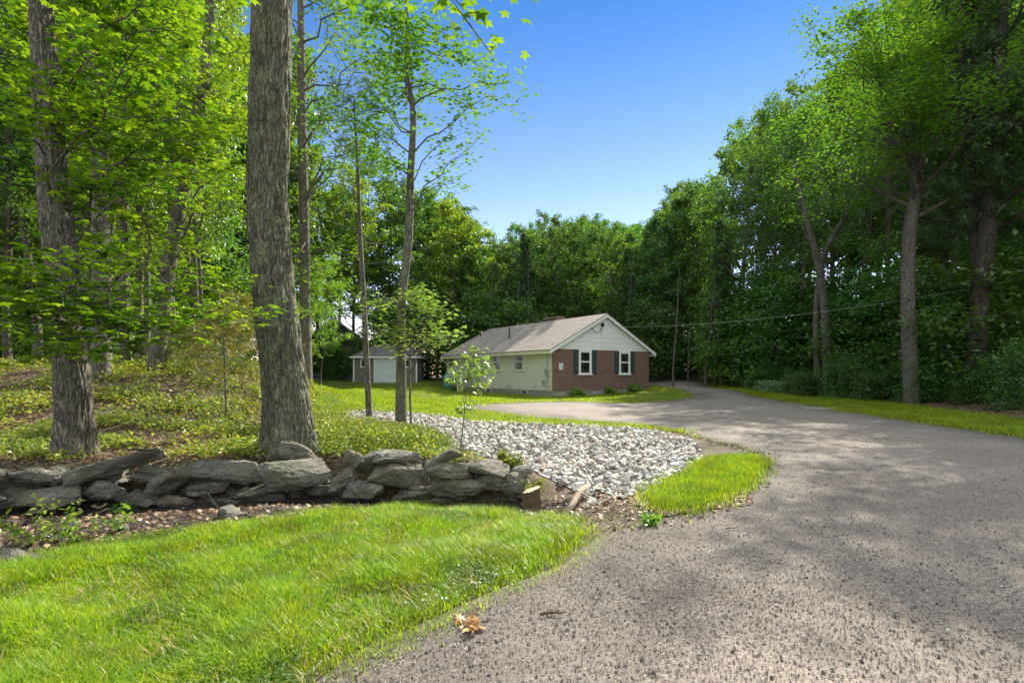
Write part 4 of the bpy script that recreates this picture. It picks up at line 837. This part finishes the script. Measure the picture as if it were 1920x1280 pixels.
# right-hand edge of the wood
GR_ = 'trees at the edge of the wood on the right'
for j, (px, Yd, top, k, sw, pool, lm) in enumerate([(1375, 42, 235, 0, .85, NT, LM_oak), (1440, 39, 180, 1, .8, NT, LM_far), (1490, 36, 145, 2, .9, NT, LM_oak), (1560, 44, 130, 1, .9, BT, LM_far), (1610, 37, 60, 0, .9, NT, LM_oak), (1690, 40, 0, 1, .9, BT, LM_far),
        (1660, 30, 20, 1, .85, NT, LM_oak), (1780, 32, -60, 0, .9, NT, LM_far), (1900, 34, -80, 2, 1., NT, LM_oak), (1850, 25, -120, 0, .8, NT, LM_dark), (1990, 24, -200, 1, .9, NT, LM_oak), (2090, 21, -200, 0, .9, NT, LM_far),
        (1530, 50, 170, 3, .9, BT, LM_far), (1640, 52, 100, 5, 1., BT, LM_bright), (1740, 50, 60, 0, 1., BT, LM_bright), (1830, 46, 0, 1, 1., BT, LM_bright), (1930, 44, -20, 3, 1., BT, LM_far), (1400, 52, 240, 4, .9, BT, LM_far), (1460, 54, 200, 2, .9, BT, LM_far),
        (2050, 36, -60, 4, 1., BT, LM_far), (2200, 30, -100, 5, 1., BT, LM_far), (2250, 22, -300, 1, .9, BT, LM_far), (2330, 18, -420, 2, .8, BT, LM_far), (2150, 19, -330, 0, .8, BT, LM_oak), (2700, 13, -800, 3, .8, BT, LM_far), (2500, 16, -500, 4, .9, BT, LM_oak), (1720, 62, 120, 2, 1.1, BT, LM_far), (1580, 62, 180, 5, 1.1, BT, LM_far), (1850, 60, 80, 0, 1.1, BT, LM_far), (1980, 56, 60, 1, 1.1, BT, LM_far), (1900, 40, 200, 2, 1.2, NT, LM_far), (1950, 30, 180, 2, 1.2, NT, LM_oak), (1870, 50, 250, 3, 1.2, BT, LM_bright), (2010, 42, 200, 4, 1.3, BT, LM_far)]):
    far_tree(px, Yd, top, k, sw, 'tall dark green tree', GR_, lm, pool=pool)
for j, (px, Yd, top, k) in enumerate([(1760, 36, -40, 0), (1850, 23, -260, 0), (1350, 44, 420, 1), (1590, 46, 380, 1)]):
    far_tree(px, Yd, top, k, .9, 'dark tufted pine', 'pines on the right', LM_needle, name='pine_tree', pool=PT)
for j in range(46):
    px = 1330+frng.uniform(0, 720); Yd = float(np.interp(px, [1330, 1500, 1700, 1950, 2050], [43, 33, 24.5, 19, 17]))+frng.uniform(0, 7); k = int(frng.integers(3))
    far_tree(px, Yd, float(frng.uniform(470, 640)), k, 1.35, 'young leafy tree', 'understory on the right', (LM_dark, LM_far, LM_dark, LM_oak)[j % 4], name='sapling', pool=ST)
for px, Yd, top in ((1880, 27, 420), (1905, 31, 380), (1925, 26, 440), (1890, 36, 360), (1935, 34, 400)): far_tree(px, Yd, top, px % 3, 1.3, 'young leafy tree', 'understory on the right', LM_dark, name='sapling', pool=ST)
for j in range(26):
    px = 1400+frng.uniform(0, 600); Yd = float(np.interp(px, [1330, 1500, 1700, 1950, 2050], [42, 31, 24, 18, 17]))+frng.uniform(-1, 2.5); x = (px-CX)/F*Yd
    place_tree('bush', BUSH[j % 2], LM_dark, BK_far, x, Yd, j*1.1, frng.uniform(.6, 1.), spot_label('dark leafy bush', px, Yd), 'bush', 'bushes on the right bank')
def lone_trunk(name, path, rads, lab, m=BK_far, sides=14, cat='tree', crown=None, limbs=()):
    """path: photo column, row, distance"""
    P = [Vector(P3(*p)) for p in path]; b = Vector((P[0].x, P[0].y, tz(P[0].x, P[0].y))); t = empty(name, b, 0, lab, cat)
    pts = [np.array(p-b) for p in P]; pts[0][2] = -.2; Q = [pts[0]]; R = [rads[0]]
    for i in range(len(pts)-1):                                           # round the corners
        for k in range(1, 7):
            u = k/6; p0 = pts[max(i-1, 0)]; p3 = pts[min(i+2, len(pts)-1)]; a, c = pts[i], pts[i+1]
            Q.append(.5*(2*a+(c-p0)*u+(2*p0-5*a+4*c-p3)*u*u+(3*a-p0-3*c+p3)*u**3)); R.append(rads[i]*(1-u)+rads[i+1]*u)
    return t, Q, R
def finish(t, Q, R, bk, sides=14, tubes=(), C=None, per=14, lsize=.1, tmpl=MAPLE, lm=LM_maple, spread=.4, flat=.6, droop=.5, seed=1, thick=.35):
    link('trunk', tubes_mesh('trunk', [(Q, R, sides)]+list(tubes)), bk, t)
    if C is not None and len(C):
        rng = np.random.default_rng(seed); C = np.array(C); P = np.repeat(C, per, 0)+rng.normal(0, spread*.5, (len(C)*per, 3))*(1, 1, thick); leaves('crown', P, lsize, tmpl, rng, flat, droop, lm, t)
# two big pale trunks on the right
for nm, path, rads, lab, lm in reversed((('oak_tree', [(1710, 690, 23), (1702, 560, 23), (1706, 430, 23), (1722, 330, 23), (1730, 180, 23), (1745, 20, 23), (1750, -150, 23)], [.32, .27, .25, .22, .18, .13, .06], 'tall tree with pale grey forked trunk on the right bank', LM_oak),
                            ('pine_tree', [(1828, 700, 22), (1838, 560, 22), (1855, 400, 22), (1872, 200, 22), (1880, 0, 22), (1885, -200, 22)], [.36, .32, .29, .24, .18, .08], 'tall dark straight pine trunk rising at the right edge', LM_needle))):
    t, Q, R = lone_trunk(nm, path, rads, lab); rr = np.random.default_rng(len(lab)); tubes, C = [], []
    for k in range(15 if nm == 'oak_tree' else 26):
        u = .36+.62*k/(15 if nm == 'oak_tree' else 26); q, _ = at_path(Q, u); az = k*2.4; e = .55 if nm == 'oak_tree' else .1; l = 4.6*(1.25-u)+1
        limb = grow_limb(rr, q, (math.cos(az)*math.cos(e), math.sin(az)*math.cos(e), math.sin(e)), l, .1, .1, 5, .14); tubes.append((limb, np.linspace(.10*(1.3-u), .012, 6), 6)); foliage_on(rr, limb, l, .06, tubes, C, 6, 3, .6)
    finish(t, Q, R, BK_maple if nm == 'oak_tree' else BK_dark, 14, tubes, C, 16 if nm == 'oak_tree' else 7, .17 if nm == 'oak_tree' else .3, OVAL if nm == 'oak_tree' else NEEDLE, lm, .8, .4, .4, 3, .7)
FORK, FQ = t, Q
for path, rads, lab in (([(1552, 715, 31), (1548, 600, 31), (1535, 500, 31), (1510, 400, 31), (1490, 300, 31)], [.3, .24, .2, .15, .1], 'grey twin stemmed trunk leaning left, left of the pale forked tree'),
                        ([(1536, 715, 31.6), (1530, 600, 31.6), (1545, 480, 31.6), (1600, 380, 31.6), (1640, 300, 31.6)], [.2, .17, .15, .12, .08], 'slimmer dark trunk curving right beside the grey twin stemmed trunk')):
    t, Q, R = lone_trunk('forest_tree', path, rads, lab); rr = np.random.default_rng(9); tubes, C = [], []
    for k in range(9):
        q, _ = at_path(Q, .55+.05*k); az = k*2.2; limb = grow_limb(rr, q, (math.cos(az)*.7, math.sin(az)*.7, .7), 3.2, .05, .1, 4, .15); tubes.append((limb, np.linspace(.05, .01, 5), 5)); foliage_on(rr, limb, 3, .05, tubes, C, 5, 3, .6)
    finish(t, Q, R, BK_far, 10, tubes, C, 14, .17, OVAL, LM_oak, .8, .4, .4, 3, .7)

# trees behind the shed, the lawn and the mound
GM = 'bright trees behind the shed'
for j, (px, Yd, top, k, sw, pool, lm) in enumerate([(800, 52, 345, 1, .9, BT, LM_oak), (858, 50, 385, 2, .9, BT, LM_bright), (895, 56, 425, 4, .9, BT, LM_bright), (735, 56, 340, 0, .9, BT, LM_far), (690, 60, 300, 3, .9, BT, LM_oak), (640, 50, 330, 5, .9, BT, LM_bright), (925, 62, 470, 2, 1., BT, LM_bright),
      (600, 62, 300, 0, .9, BT, LM_oak), (770, 66, 350, 2, 1., BT, LM_far), (840, 66, 385, 5, 1., BT, LM_far), (600, 34, 470, 2, .8, NT, LM_bright), (560, 52, 320, 1, .9, BT, LM_far), (660, 70, 380, 1, 1., BT, LM_far)]):
    far_tree(px, Yd, top, k, sw, 'bright green tree', GM, lm, pool=pool)
for px, Yd, top, k in ((585, 49, 560, 2), (625, 48, 640, 0), (650, 48.5, 620, 1), (800, 51, 590, 0), (820, 49, 610, 2), (790, 53, 560, 1), (605, 50, 620, 1), (900, 50, 600, 0), (700, 54, 560, 2), (750, 55, 560, 0), (730, 52, 590, 1)):
    far_tree(px, Yd, top, k, 1.3, 'young dark leafy tree', 'understory round the shed', LM_dark, name='sapling', pool=ST)
GL = 'trees of the wood on the left'
for j in range(64):
    Yd = float((17, 21, 26, 32, 40, 50)[j % 6]+frng.uniform(-1.5, 1.5)); px = float(np.interp(frng.random(), [0, 1], [-330 if Yd < 30 else -150, 560 if Yd > 40 else (470 if Yd > 28 else 400)]))
    far_tree(px, Yd, float(frng.uniform(-260, 120) if Yd < 35 else frng.uniform(40, 260)), int(frng.integers(3 if Yd < 30 else 6)), .8, 'tall leafy tree', GL, (LM_oak, LM_bright, LM_maple, LM_far)[int(frng.integers(4))], BK_maple if Yd < 30 else BK_far, pool=NT if Yd < 30 else BT)
for j in range(44):
    Yd = float(frng.uniform(17, 34)); px = float(frng.uniform(-200, 470 if Yd < 26 else 560)); far_tree(px, Yd, float(frng.uniform(430, 640)), int(frng.integers(3)), 1.25, 'young leafy tree', 'undergrowth on the left', (LM_oak, LM_dark, LM_bright)[j % 3], name='sapling', pool=ST)

# ---------------------------------------------------------------- foreground trees
def bark_trunk(name, path, rads, lab, cat, sides=150, seed=1., amp=.026, flare=.5, rings=300):
    t, Q, R = lone_trunk(name, path, rads, lab); Q = np.array(Q); R = np.array(R); n = len(Q); f = np.linspace(0, n-1, rings)
    Qp = np.stack([np.interp(f, np.arange(n), Q[:, i]) for i in range(3)], 1); Rp = np.interp(f, np.arange(n), R)
    V, Fc = tube_geo(Qp, Rp, sides); V = V.reshape(rings, sides, 3)
    for i in range(rings):
        hgt = max(0, Qp[i][2]); fl = flare*math.exp(-hgt/.32)
        for j in range(sides):
            d = V[i, j]-Qp[i]; a = 2*math.pi*j/sides; r = np.linalg.norm(d)
            lobes = .55+.45*math.sin(a*5+seed)+.3*math.sin(a*3+2*seed)
            c, s_ = math.cos(a)*Rp[i], math.sin(a)*Rp[i]; z = Qp[i][2]
            q = mnoise.noise(Vector((c*24+seed, s_*24, z*3.6))); q2 = mnoise.noise(Vector((c*11, s_*11+seed, z*2.)))
            V[i, j] = Qp[i]+d/r*(r*(1+fl*lobes)+amp*(.4-abs(q)*2.6)+amp*.8*q2)
    return t, Qp, Rp, np_mesh('trunk', V.reshape(-1, 3), np.array(Fc), True)
OKp = [(543, 868, 7.25), (541, 800, 7.25), (532, 700, 7.25), (515, 560, 7.25), (503, 400, 7.25), (505, 220, 7.25), (511, 0, 7.25), (516, -250, 7.3), (520, -600, 7.4)]
oak, OQ, ORr, me = bark_trunk('oak_tree', OKp, [.345, .315, .285, .27, .265, .262, .255, .23, .15], 'big oak with a thick ridged mossy trunk just behind the stone wall', 'tree', flare=.5)
link('trunk', me, BK_oak, oak)
MPp = [(140, 868, 6.9), (138, 790, 6.9), (135, 690, 6.9), (118, 520, 6.9), (103, 380, 6.9), (92, 240, 6.9), (80, 60, 6.9), (70, -200, 6.9)]
mp, MQ, MRr, me = bark_trunk('maple_tree', MPp, [.23, .21, .195, .185, .17, .15, .135, .09], 'thick grey trunked maple leaning left at the left end of the wooded bank', 'tree', seed=4., amp=.014, flare=.22)
link('trunk', me, BK_maple, mp)
def crown_from_targets(t, Q, targets, seed, per, lsize, lm, tmpl=MAPLE, spread=.34, flat=.72, droop=.35, thick=.22, r=.028, nsec=5, ncl=2, sub=.55, bk=BK_maple, frac=(.15, .98), name=('branches', 'crown')):
    """limbs from the trunk to points in the crown, side twigs and sprays of leaves along them"""
    rr = np.random.default_rng(seed); tubes, C = [], []; Q = np.array(Q); b = np.array(t.location)
    for T in targets:
        T = np.array(T)-b; d = np.linalg.norm((Q-T)*(1, 1, 1.), axis=1)+np.abs((Q[:, 2])-(T[2]-.35*np.linalg.norm(Q[:, :2]-T[:2], axis=1)))*1.2
        i = int(np.clip(max(np.argmin(d)+rr.normal(0, .07)*len(Q), (frac[0]+.16*rr.random())*len(Q)), frac[0]*len(Q), frac[1]*(len(Q)-1))); q = Q[i]; n = 6; l = np.linalg.norm(T-q); pts = []
        for k in range(n+1):
            u = k/n; p = q*(1-u)+T*u; p = p+np.array([0, 0, .16*l*math.sin(math.pi*u)*.6])+rr.normal(0, .035*l, 3)*(0 < k < n); pts.append(p)
        tubes.append((pts, np.linspace(r*min(1.3, .5+l*.3), .004, n+1), 5)); foliage_on(rr, pts, min(l, 2.6), r, tubes, C, nsec, ncl, spread*.7, .36*sub/.55, .45)
    C = np.array(C); P = np.repeat(C, per, 0)+rr.normal(0, spread*.5, (len(C)*per, 3))*(1, 1, thick)
    link(name[0], tubes_mesh(name[0], tubes), bk, t); leaves(name[1], P, lsize, tmpl, rr, flat, droop, lm, t)
rt = np.random.default_rng(5)
def region(n, x0, x1, y0, y1, d0, d1): return [P3(rt.uniform(x0, x1), rt.uniform(y0, y1), rt.uniform(d0, d1)) for _ in range(n)]
crown_from_targets(mp, MQ, [P3(430, 585, 6.4), P3(500, 600, 6.2)]+region(9, 0, 290, 570, 660, 5.0, 6.2)+region(5, -120, 40, 500, 640, 5., 6.5)+region(17, -60, 420, -60, 240, 5.5, 8.)+region(9, 120, 400, 200, 480, 6, 8)+region(8, -200, 300, -500, 0, 5, 8), 3, 11, .125, LM_maple, frac=(.30, .98), r=.018)
crown_from_targets(oak, OQ, [P3(860, 20, 4.9), P3(800, -40, 5), P3(700, -60, 5.2), P3(640, -110, 5.5), P3(400, -60, 5.5), P3(300, -80, 5.5), P3(880, -60, 5.2)]+region(14, -100, 1100, -1500, -500, 4.5, 10), 7, 9, .13, LM_maple, frac=(.80, .99), r=.024)
crown_from_targets(FORK, FQ, region(26, 1520, 1780, 20, 340, 16.5, 23)+region(24, 1620, 2000, -250, 260, 14, 23)+region(8, 1450, 1600, 150, 420, 21, 25)+region(12, 1530, 1720, 10, 170, 16.5, 20), 31, 26, .16, LM_oak, tmpl=OVAL, spread=.5, thick=.6, r=.03, nsec=4, ncl=2, frac=(.42, .98), name=('outer_branches', 'outer_crown'))
def young(name, path, rads, lab, targets, seed, bk, lm, per, lsize, sides=12, **k):
    t, Q, R = lone_trunk(name, path, rads, lab); link('trunk', tubes_mesh('trunk', [(Q, R, sides)]), bk, t); crown_from_targets(t, Q, targets, seed, per, lsize, lm, bk=bk, **k); return t
young('maple_tree', [(192, 735, 11.5), (190, 600, 11.5), (189, 450, 11.5), (186, 300, 11.5), (178, 120, 11.5), (170, -150, 11.5)], [.2, .175, .165, .15, .12, .05], 'straight pale trunked tree on the mound right of the thick leaning maple', region(26, -20, 420, -120, 400, 9.5, 13.5), 11, BK_maple, LM_maple, 9, .14, spread=.5)
young('maple_tree', [(234, 700, 14), (232, 500, 14), (231, 300, 14), (232, 100, 14), (232, -150, 14)], [.14, .125, .115, .1, .05], 'slim dark straight tree on the mound left of the right leaning tree', region(26, 100, 440, -100, 380, 12, 16), 12, BK_maple, LM_maple, 9, .15, spread=.55)
young('maple_tree', [(292, 700, 13.3), (303, 600, 13.3), (322, 470, 13.3), (345, 350, 13.3), (372, 210, 13.3), (388, 100, 13.3), (396, -60, 13.3), (400, -250, 13.3)], [.22, .18, .165, .15, .135, .12, .09, .04], 'tree with its trunk leaning right at the top of the mound', region(30, 200, 470, -100, 500, 11.5, 15), 13, BK_maple, LM_bright, 9, .15, spread=.55)
for px, w_, lab in ((262, .11, 'first of two slim trunks between the dark straight tree and the right leaning tree'), (277, .09, 'second of two slim trunks between the dark straight tree and the right leaning tree'), (12, .1, 'slim dark trunk near the left edge of the photo')):
    young('maple_tree', [(px, 700, 17), (px-1, 500, 17), (px+3, 300, 17), (px+6, -50, 17)], [w_, w_*.9, w_*.8, w_*.4], lab, region(14, px-100, px+120, -60, 420, 15.5, 18.5), px, BK_maple, LM_bright, 9, .17, spread=.6)
young('oak_tree', [(575, 722, 17), (572, 560, 17), (570, 400, 17), (566, 220, 17), (565, 80, 17), (563, -120, 17), (562, -300, 17)], [.2, .17, .155, .14, .12, .08, .03], 'tall slim tree close behind the right side of the big oak trunk', region(30, 480, 720, -100, 330, 15, 19)+region(14, 480, 690, 430, 620, 15, 19), 17, BK_maple, LM_oak, 10, .13, tmpl=OAKL, spread=.6, thick=.5)
young('oak_tree', [(752, 815, 12.4), (752, 690, 12.4), (753, 570, 12.4), (766, 450, 12.4), (770, 330, 12.4), (775, 215, 12.4), (762, 140, 12.4), (765, 60, 12.4), (758, -60, 12.4)], [.155, .118, .105, .10, .09, .075, .06, .045, .01], 'crooked lichen spotted tree standing at the edge of the white rocks',
      region(24, 610, 800, -20, 230, 11, 14)+[P3(960, 155, 12), P3(905, 130, 12.6), P3(880, 190, 12), P3(850, 240, 11.8), P3(880, 280, 12.4), P3(860, 330, 12.8), P3(700, 240, 12), P3(690, 300, 12.5), P3(860, 100, 12.2), P3(740, 320, 12), P3(830, 60, 11.6), P3(810, 170, 12.8), P3(930, 190, 12.8)],
      19, BK_oak, LM_oak, 12, .115, tmpl=OAKL, spread=.42, thick=.5, r=.018, nsec=4)
t = young('maple_tree', [(772, 830, 11.8), (768, 700, 12), (772, 620, 12.1), (780, 560, 12.1)], [.03, .024, .018, .006], 'young maple with pale drooping leaves wrapped round the crooked tree', region(13, 700, 855, 550, 655, 11.3, 12.8)+region(6, 770, 850, 520, 600, 11.5, 12.5), 23, BK_maple, LM_pale, 6, .12, spread=.36, thick=.45)
t, Q, R = lone_trunk('pine_tree', [(694, 800, 13.3), (688, 690, 13.3), (682, 560, 13.3), (675, 440, 13.3), (671, 330, 13.3), (666, 230, 13.3), (662, 170, 13.3)], [.085, .075, .066, .055, .045, .026, .006], 'thin straight pine pole with a sparse needle top left of the crooked tree')
rr = np.random.default_rng(2); tubes, C = [], []
for k in range(26):
    q, _ = at_path(Q, .42+.57*k/26); az = k*2.5; limb = grow_limb(rr, q, (math.cos(az), math.sin(az), .12), 1.5*(1.1-k/26)+.25, .01, .03, 4, .12); tubes.append((limb, np.linspace(.012, .003, 5), 4))
    if k > 9: foliage_on(rr, limb, 1.1, .01, tubes, C, 4, 2, .1)
finish(t, Q, R, BK_far, 10, tubes, C, 6, .13, NEEDLE, LM_needle, .16, .3, -.2, 3, 1)
# young pine with yellowish needles on the bank
for (px, py, Yd, top, w_, lab, nmt) in ((425, 760, 10.2, 590, .9, 'small pine with yellow green needles left of the big oak', 'pine_tree'), (455, 730, 13, 560, 1.4, 'bushy young pine behind the small yellow green pine', 'pine_tree'), (360, 720, 15, 600, 1.2, 'young pine at the right foot of the mound', 'pine_tree')):
    t, Q, R = lone_trunk(nmt, [(px, py, Yd), (px-4, (py+top)/2, Yd), (px-9, top, Yd)], [.022, .016, .004], lab); rr = np.random.default_rng(px); tubes, C = [], []
    for k in range(30):
        q, _ = at_path(Q, .3+.69*k/30); az = k*2.4; l = w_*(1.12-k/30); limb = grow_limb(rr, q, (math.cos(az), math.sin(az), .25), l, .01, .05, 4, .1); tubes.append((limb, np.linspace(.008, .002, 5), 4)); foliage_on(rr, limb, l, .008, tubes, C, 4, 2, .1)
    finish(t, Q, R, BK_maple, 8, tubes, C, 5, .11, NEEDLE, LM_yneedle, .12, .3, -.3, 3, 1)
# maple sapling in the white rocks
t, Q, R = lone_trunk('maple_sapling', [(860, 858, 9.2), (868, 800, 9.2), (874, 740, 9.2), (880, 690, 9.2), (893, 650, 9.2)], [.013, .011, .009, .007, .003], 'thin maple sapling with bright pale leaves growing beside the white rocks', cat='sapling')
rr = np.random.default_rng(6); C = [np.array(P3(*p))-np.array(t.location) for p in ((893, 655, 9.2), (905, 672, 9.2), (885, 678, 9.1), (912, 690, 9.2), (898, 700, 9.1), (880, 700, 9.3), (905, 712, 9.2), (868, 712, 9.2), (855, 712, 9.), (895, 722, 9.2), (880, 755, 9.2), (865, 765, 9.2), (852, 705, 9.2), (860, 690, 9.2), (888, 690, 9.4))]
tubes = [([Q[min(len(Q)-1, 12+i)], c], [.004, .002], 4) for i, c in enumerate(C)]
finish(t, Q, R, BK_maple, 6, tubes, C, 15, .11, MAPLE, LM_pale, .17, .5, .9, 3, .7)

# weeds, stumps, sticks, flat board, hostas
def weed(name, px, py, Yd, h, n, spread, lab, lm=LM_bright, cat='plant', ls=.055, seed=1, tmpl=OVAL, per=7):
    x = (px-CX)/F*Yd; t = empty(name, (x, Yd, tz(x, Yd)), 0, lab, cat); rr = np.random.default_rng(seed); tubes, C = [], []
    for k in range(n):
        az = rr.uniform(0, 6.28); l = h*rr.uniform(.6, 1.1); s = grow_limb(rr, (0, 0, -.02), (math.cos(az)*spread, math.sin(az)*spread, 1), l, .01, .02, 5, .15); tubes.append((s, np.linspace(.005, .0015, 6), 4))
        for u in np.linspace(.25, 1, 8): C.append(at_path(s, min(u, .999))[0])
    link('stems', tubes_mesh('stems', tubes), BK_maple, t); C = np.array(C); P = np.repeat(C, per, 0)+rr.normal(0, ls*.45, (len(C)*per, 3)); leaves('foliage', P, ls, tmpl, rr, .5, 0, lm, t)
weed('weed', 70, 1040, 4.25, .42, 8, .9, 'bright leafy weed with arching stems at the left foot of the wall', seed=2, per=3)
weed('weed', 155, 1030, 4.35, .30, 5, .8, 'smaller two stemmed bright weed at the lawn edge right of the arching weed', seed=3, per=3)
weed('weed', 215, 1005, 4.6, .24, 3, .4, 'tiny upright weed in the dark soil near the lawn edge', seed=4, per=3)
weed('weed', 960, 880, 6.6, .32, 7, .6, 'leafy weed growing behind the right end of the stone wall', seed=6, lm=LM_ground, ls=.06)
weed('weed', 1005, 910, 6.2, .26, 5, .5, 'pale weed beside the end stone of the wall', seed=7, lm=LM_ground, ls=.05)
weed('weed', 1222, 985, 4.8, .13, 5, .4, 'small tuft of weed at the gravel edge', seed=8, ls=.04)
weed('fern_clump', 225, 930, 5.6, .2, 7, .9, 'small green fern on the wall face at the left', seed=9, lm=LM_dark, ls=.05)
for px, lab, sd_ in ((1082, 'leafy hosta at the brick wall left of the first window', 11), (1142, 'leafy hosta at the brick wall between the two windows', 12), (1190, 'leafy hosta at the brick wall right of the second window', 13)):
    k = (px-960)/F; s = (30.9*k-2.44)/(.826-.563*k); hx, hy = hloc(s, -.45); x = hx; t = weed('hosta', px, 0, hy, .55, 12, 1.1, lab, LM_bright, ls=.22, seed=sd_, per=3)
c0 = scatter([gpx(1425, 735), gpx(1500, 741), gpx(1640, 746), gpx(1720, 750), (21, 29), (20.5, 36), (18, 42)], 900, rng)
g = np.repeat(c0, 16, 0); g[:, :2] += rng.normal(0, .15, (len(g), 2)); g[:, 2] += rng.uniform(.05, .75, len(g)); props(leaves('ground_plants', g, .15, DIAMOND, rng, .5, 0, LM_fern), 'blue green leafy plants along the far side of the verge', 'ground plants', kind='stuff')
WOOD = plain('weathered wood', (.30, .24, .17), .85, .3, 6, .4); CUT = plain('cut wood end', (.55, .44, .28), .8, .2, 10); ROT = plain('rotten brown wood', (.10, .065, .04), .9, .4, 6, .6)
def stump(px, py, Yd, r, h, lab, m, tilt=.1):
    x = (px-CX)/F*Yd; t = empty('tree_stump', (x, Yd, tz(x, Yd)), 0, lab, 'stump'); n = 22; rr = np.random.default_rng(int(px)); B = MB(); rings = 7
    prof = [[r*(1+.35*math.exp(-k/1.5))*(1+.12*math.sin(j*5*6.28/n+px)+.05*rr.normal()) for j in range(n)] for k in range(rings)]
    V = [(prof[k][j]*math.cos(j*6.283/n), prof[k][j]*math.sin(j*6.283/n), -.1+(h+.1+tilt*prof[k][j]*math.cos(j*6.283/n))*k/(rings-1)) for k in range(rings) for j in range(n)]
    B.add(V, [(k*n+j, k*n+(j+1) % n, (k+1)*n+(j+1) % n, (k+1)*n+j) for k in range(rings-1) for j in range(n)]); B.build('bark', m, t)
    B = MB(); B.add([(v[0]*.97, v[1]*.97, v[2]+.004) for v in V[-n:]], [tuple(range(n))]); B.build('cut_face', CUT, t)
stump(997, 945, 5.75, .095, .26, 'short brown tree stump at the right end of the stone wall', ROT, .35)
stump(782, 835, 9.6, .21, .24, 'dark old stump beside the foot of the crooked tree', ROT, .2)
a = Vector(P3(1060, 968, 5.3)); b = Vector(P3(1104, 908, 6.05)); a.z = tz(a.x, a.y)+.0; b.z = tz(b.x, b.y)+.12
B = MB(); B.tube([a, a.lerp(b, .3)+Vector((.01, 0, .03)), a.lerp(b, .6)+Vector((-.01, 0, .05)), b], [.036, .033, .036, .028], 10); props(B.build('dead_branch', WOOD, smooth=True), 'thick weathered dead branch lying at the near edge of the white rocks', 'branch')
def stick(px0, py0, px1, py1, r, lab, m=WOOD):
    a = gpx(px0, py0); b = gpx(px1, py1); a = Vector((*a, tz(*a)+.02+r)); b = Vector((*b, tz(*b)+.02+r)); B = MB(); B.tube([a, a.lerp(b, .4)+Vector((0, .01, .004)), a.lerp(b, .7)+Vector((0, -.006, .003)), b], [r, r*1.1, r*.8, r*.5], 7); props(B.build('stick', m, smooth=True), lab, 'stick')
stick(1013, 1163, 1062, 1160, .008, 'dark bent stick on the gravel right of the dead leaf clump', ROT)
stick(1333, 1142, 1366, 1132, .004, 'short straight pale twig on the gravel in the middle of the driveway')
stick(1340, 1072, 1362, 1080, .004, 'short thin twig on the gravel farther up the driveway')
stick(1360, 997, 1384, 995, .005, 'dark crooked twig on the gravel near the grass patch', ROT)
stick(585, 1278, 603, 1248, .004, 'thin dry twig at the lower left edge of the gravel')
stick(180, 815, 258, 792, .012, 'pale dead branch on the bank right of the leaning maple')
stick(266, 843, 292, 868, .008, 'thin dead stick leaning on the bank above the long flat stone')
cx_, cy_ = gpx(880, 1184); rr = np.random.default_rng(4); P = np.array([(cx_, cy_, tz(cx_, cy_)+.03)])+rr.normal(0, .022, (26, 3))*(1.3, 1, .4)
LM_dry = leafmat('curled dry leaf', (.28, .12, .045), (.55, .36, .18), (1, 1, 1), .2)
props(leaves('dead_leaves', P, .06, OAKL, rr, .5, 0, LM_dry), 'clump of curled brown dead leaves lying on the near gravel', 'dead leaves', kind='stuff')
bx_, by_ = gpx(1545, 767); B = MB(); z = tz(bx_, by_); B.box(-.8, -.28, -.05, .8, .28, .02); o = B.build('flat_slab', plain('pale concrete slab', (.27, .255, .23), .85, .2), bevel=.015); o.location = (bx_, by_, z+.03); o.rotation_euler = (0, .02, -.25); props(o, 'pale flat slab lying in the verge beside the driveway', 'slab')
hx, hy = gy(1445, 36)[:2]
B = MB(); B.tube([(-.8, 0, .2), (0, .1, .32), (.9, 0, .2)], [.14, .13, .1], 9); o = B.build('fallen_log', BK_far, smooth=True); o.location = (hx, hy, tz(hx, hy)); props(o, 'grey fallen log at the far left end of the plants along the verge', 'log')
place_tree('bush', BUSH[0], LM_dark, BK_far, *hloc(-.9, 10.3), .4, .62, 'dark low bush between the cream unit and the siding windows', 'bush', None)
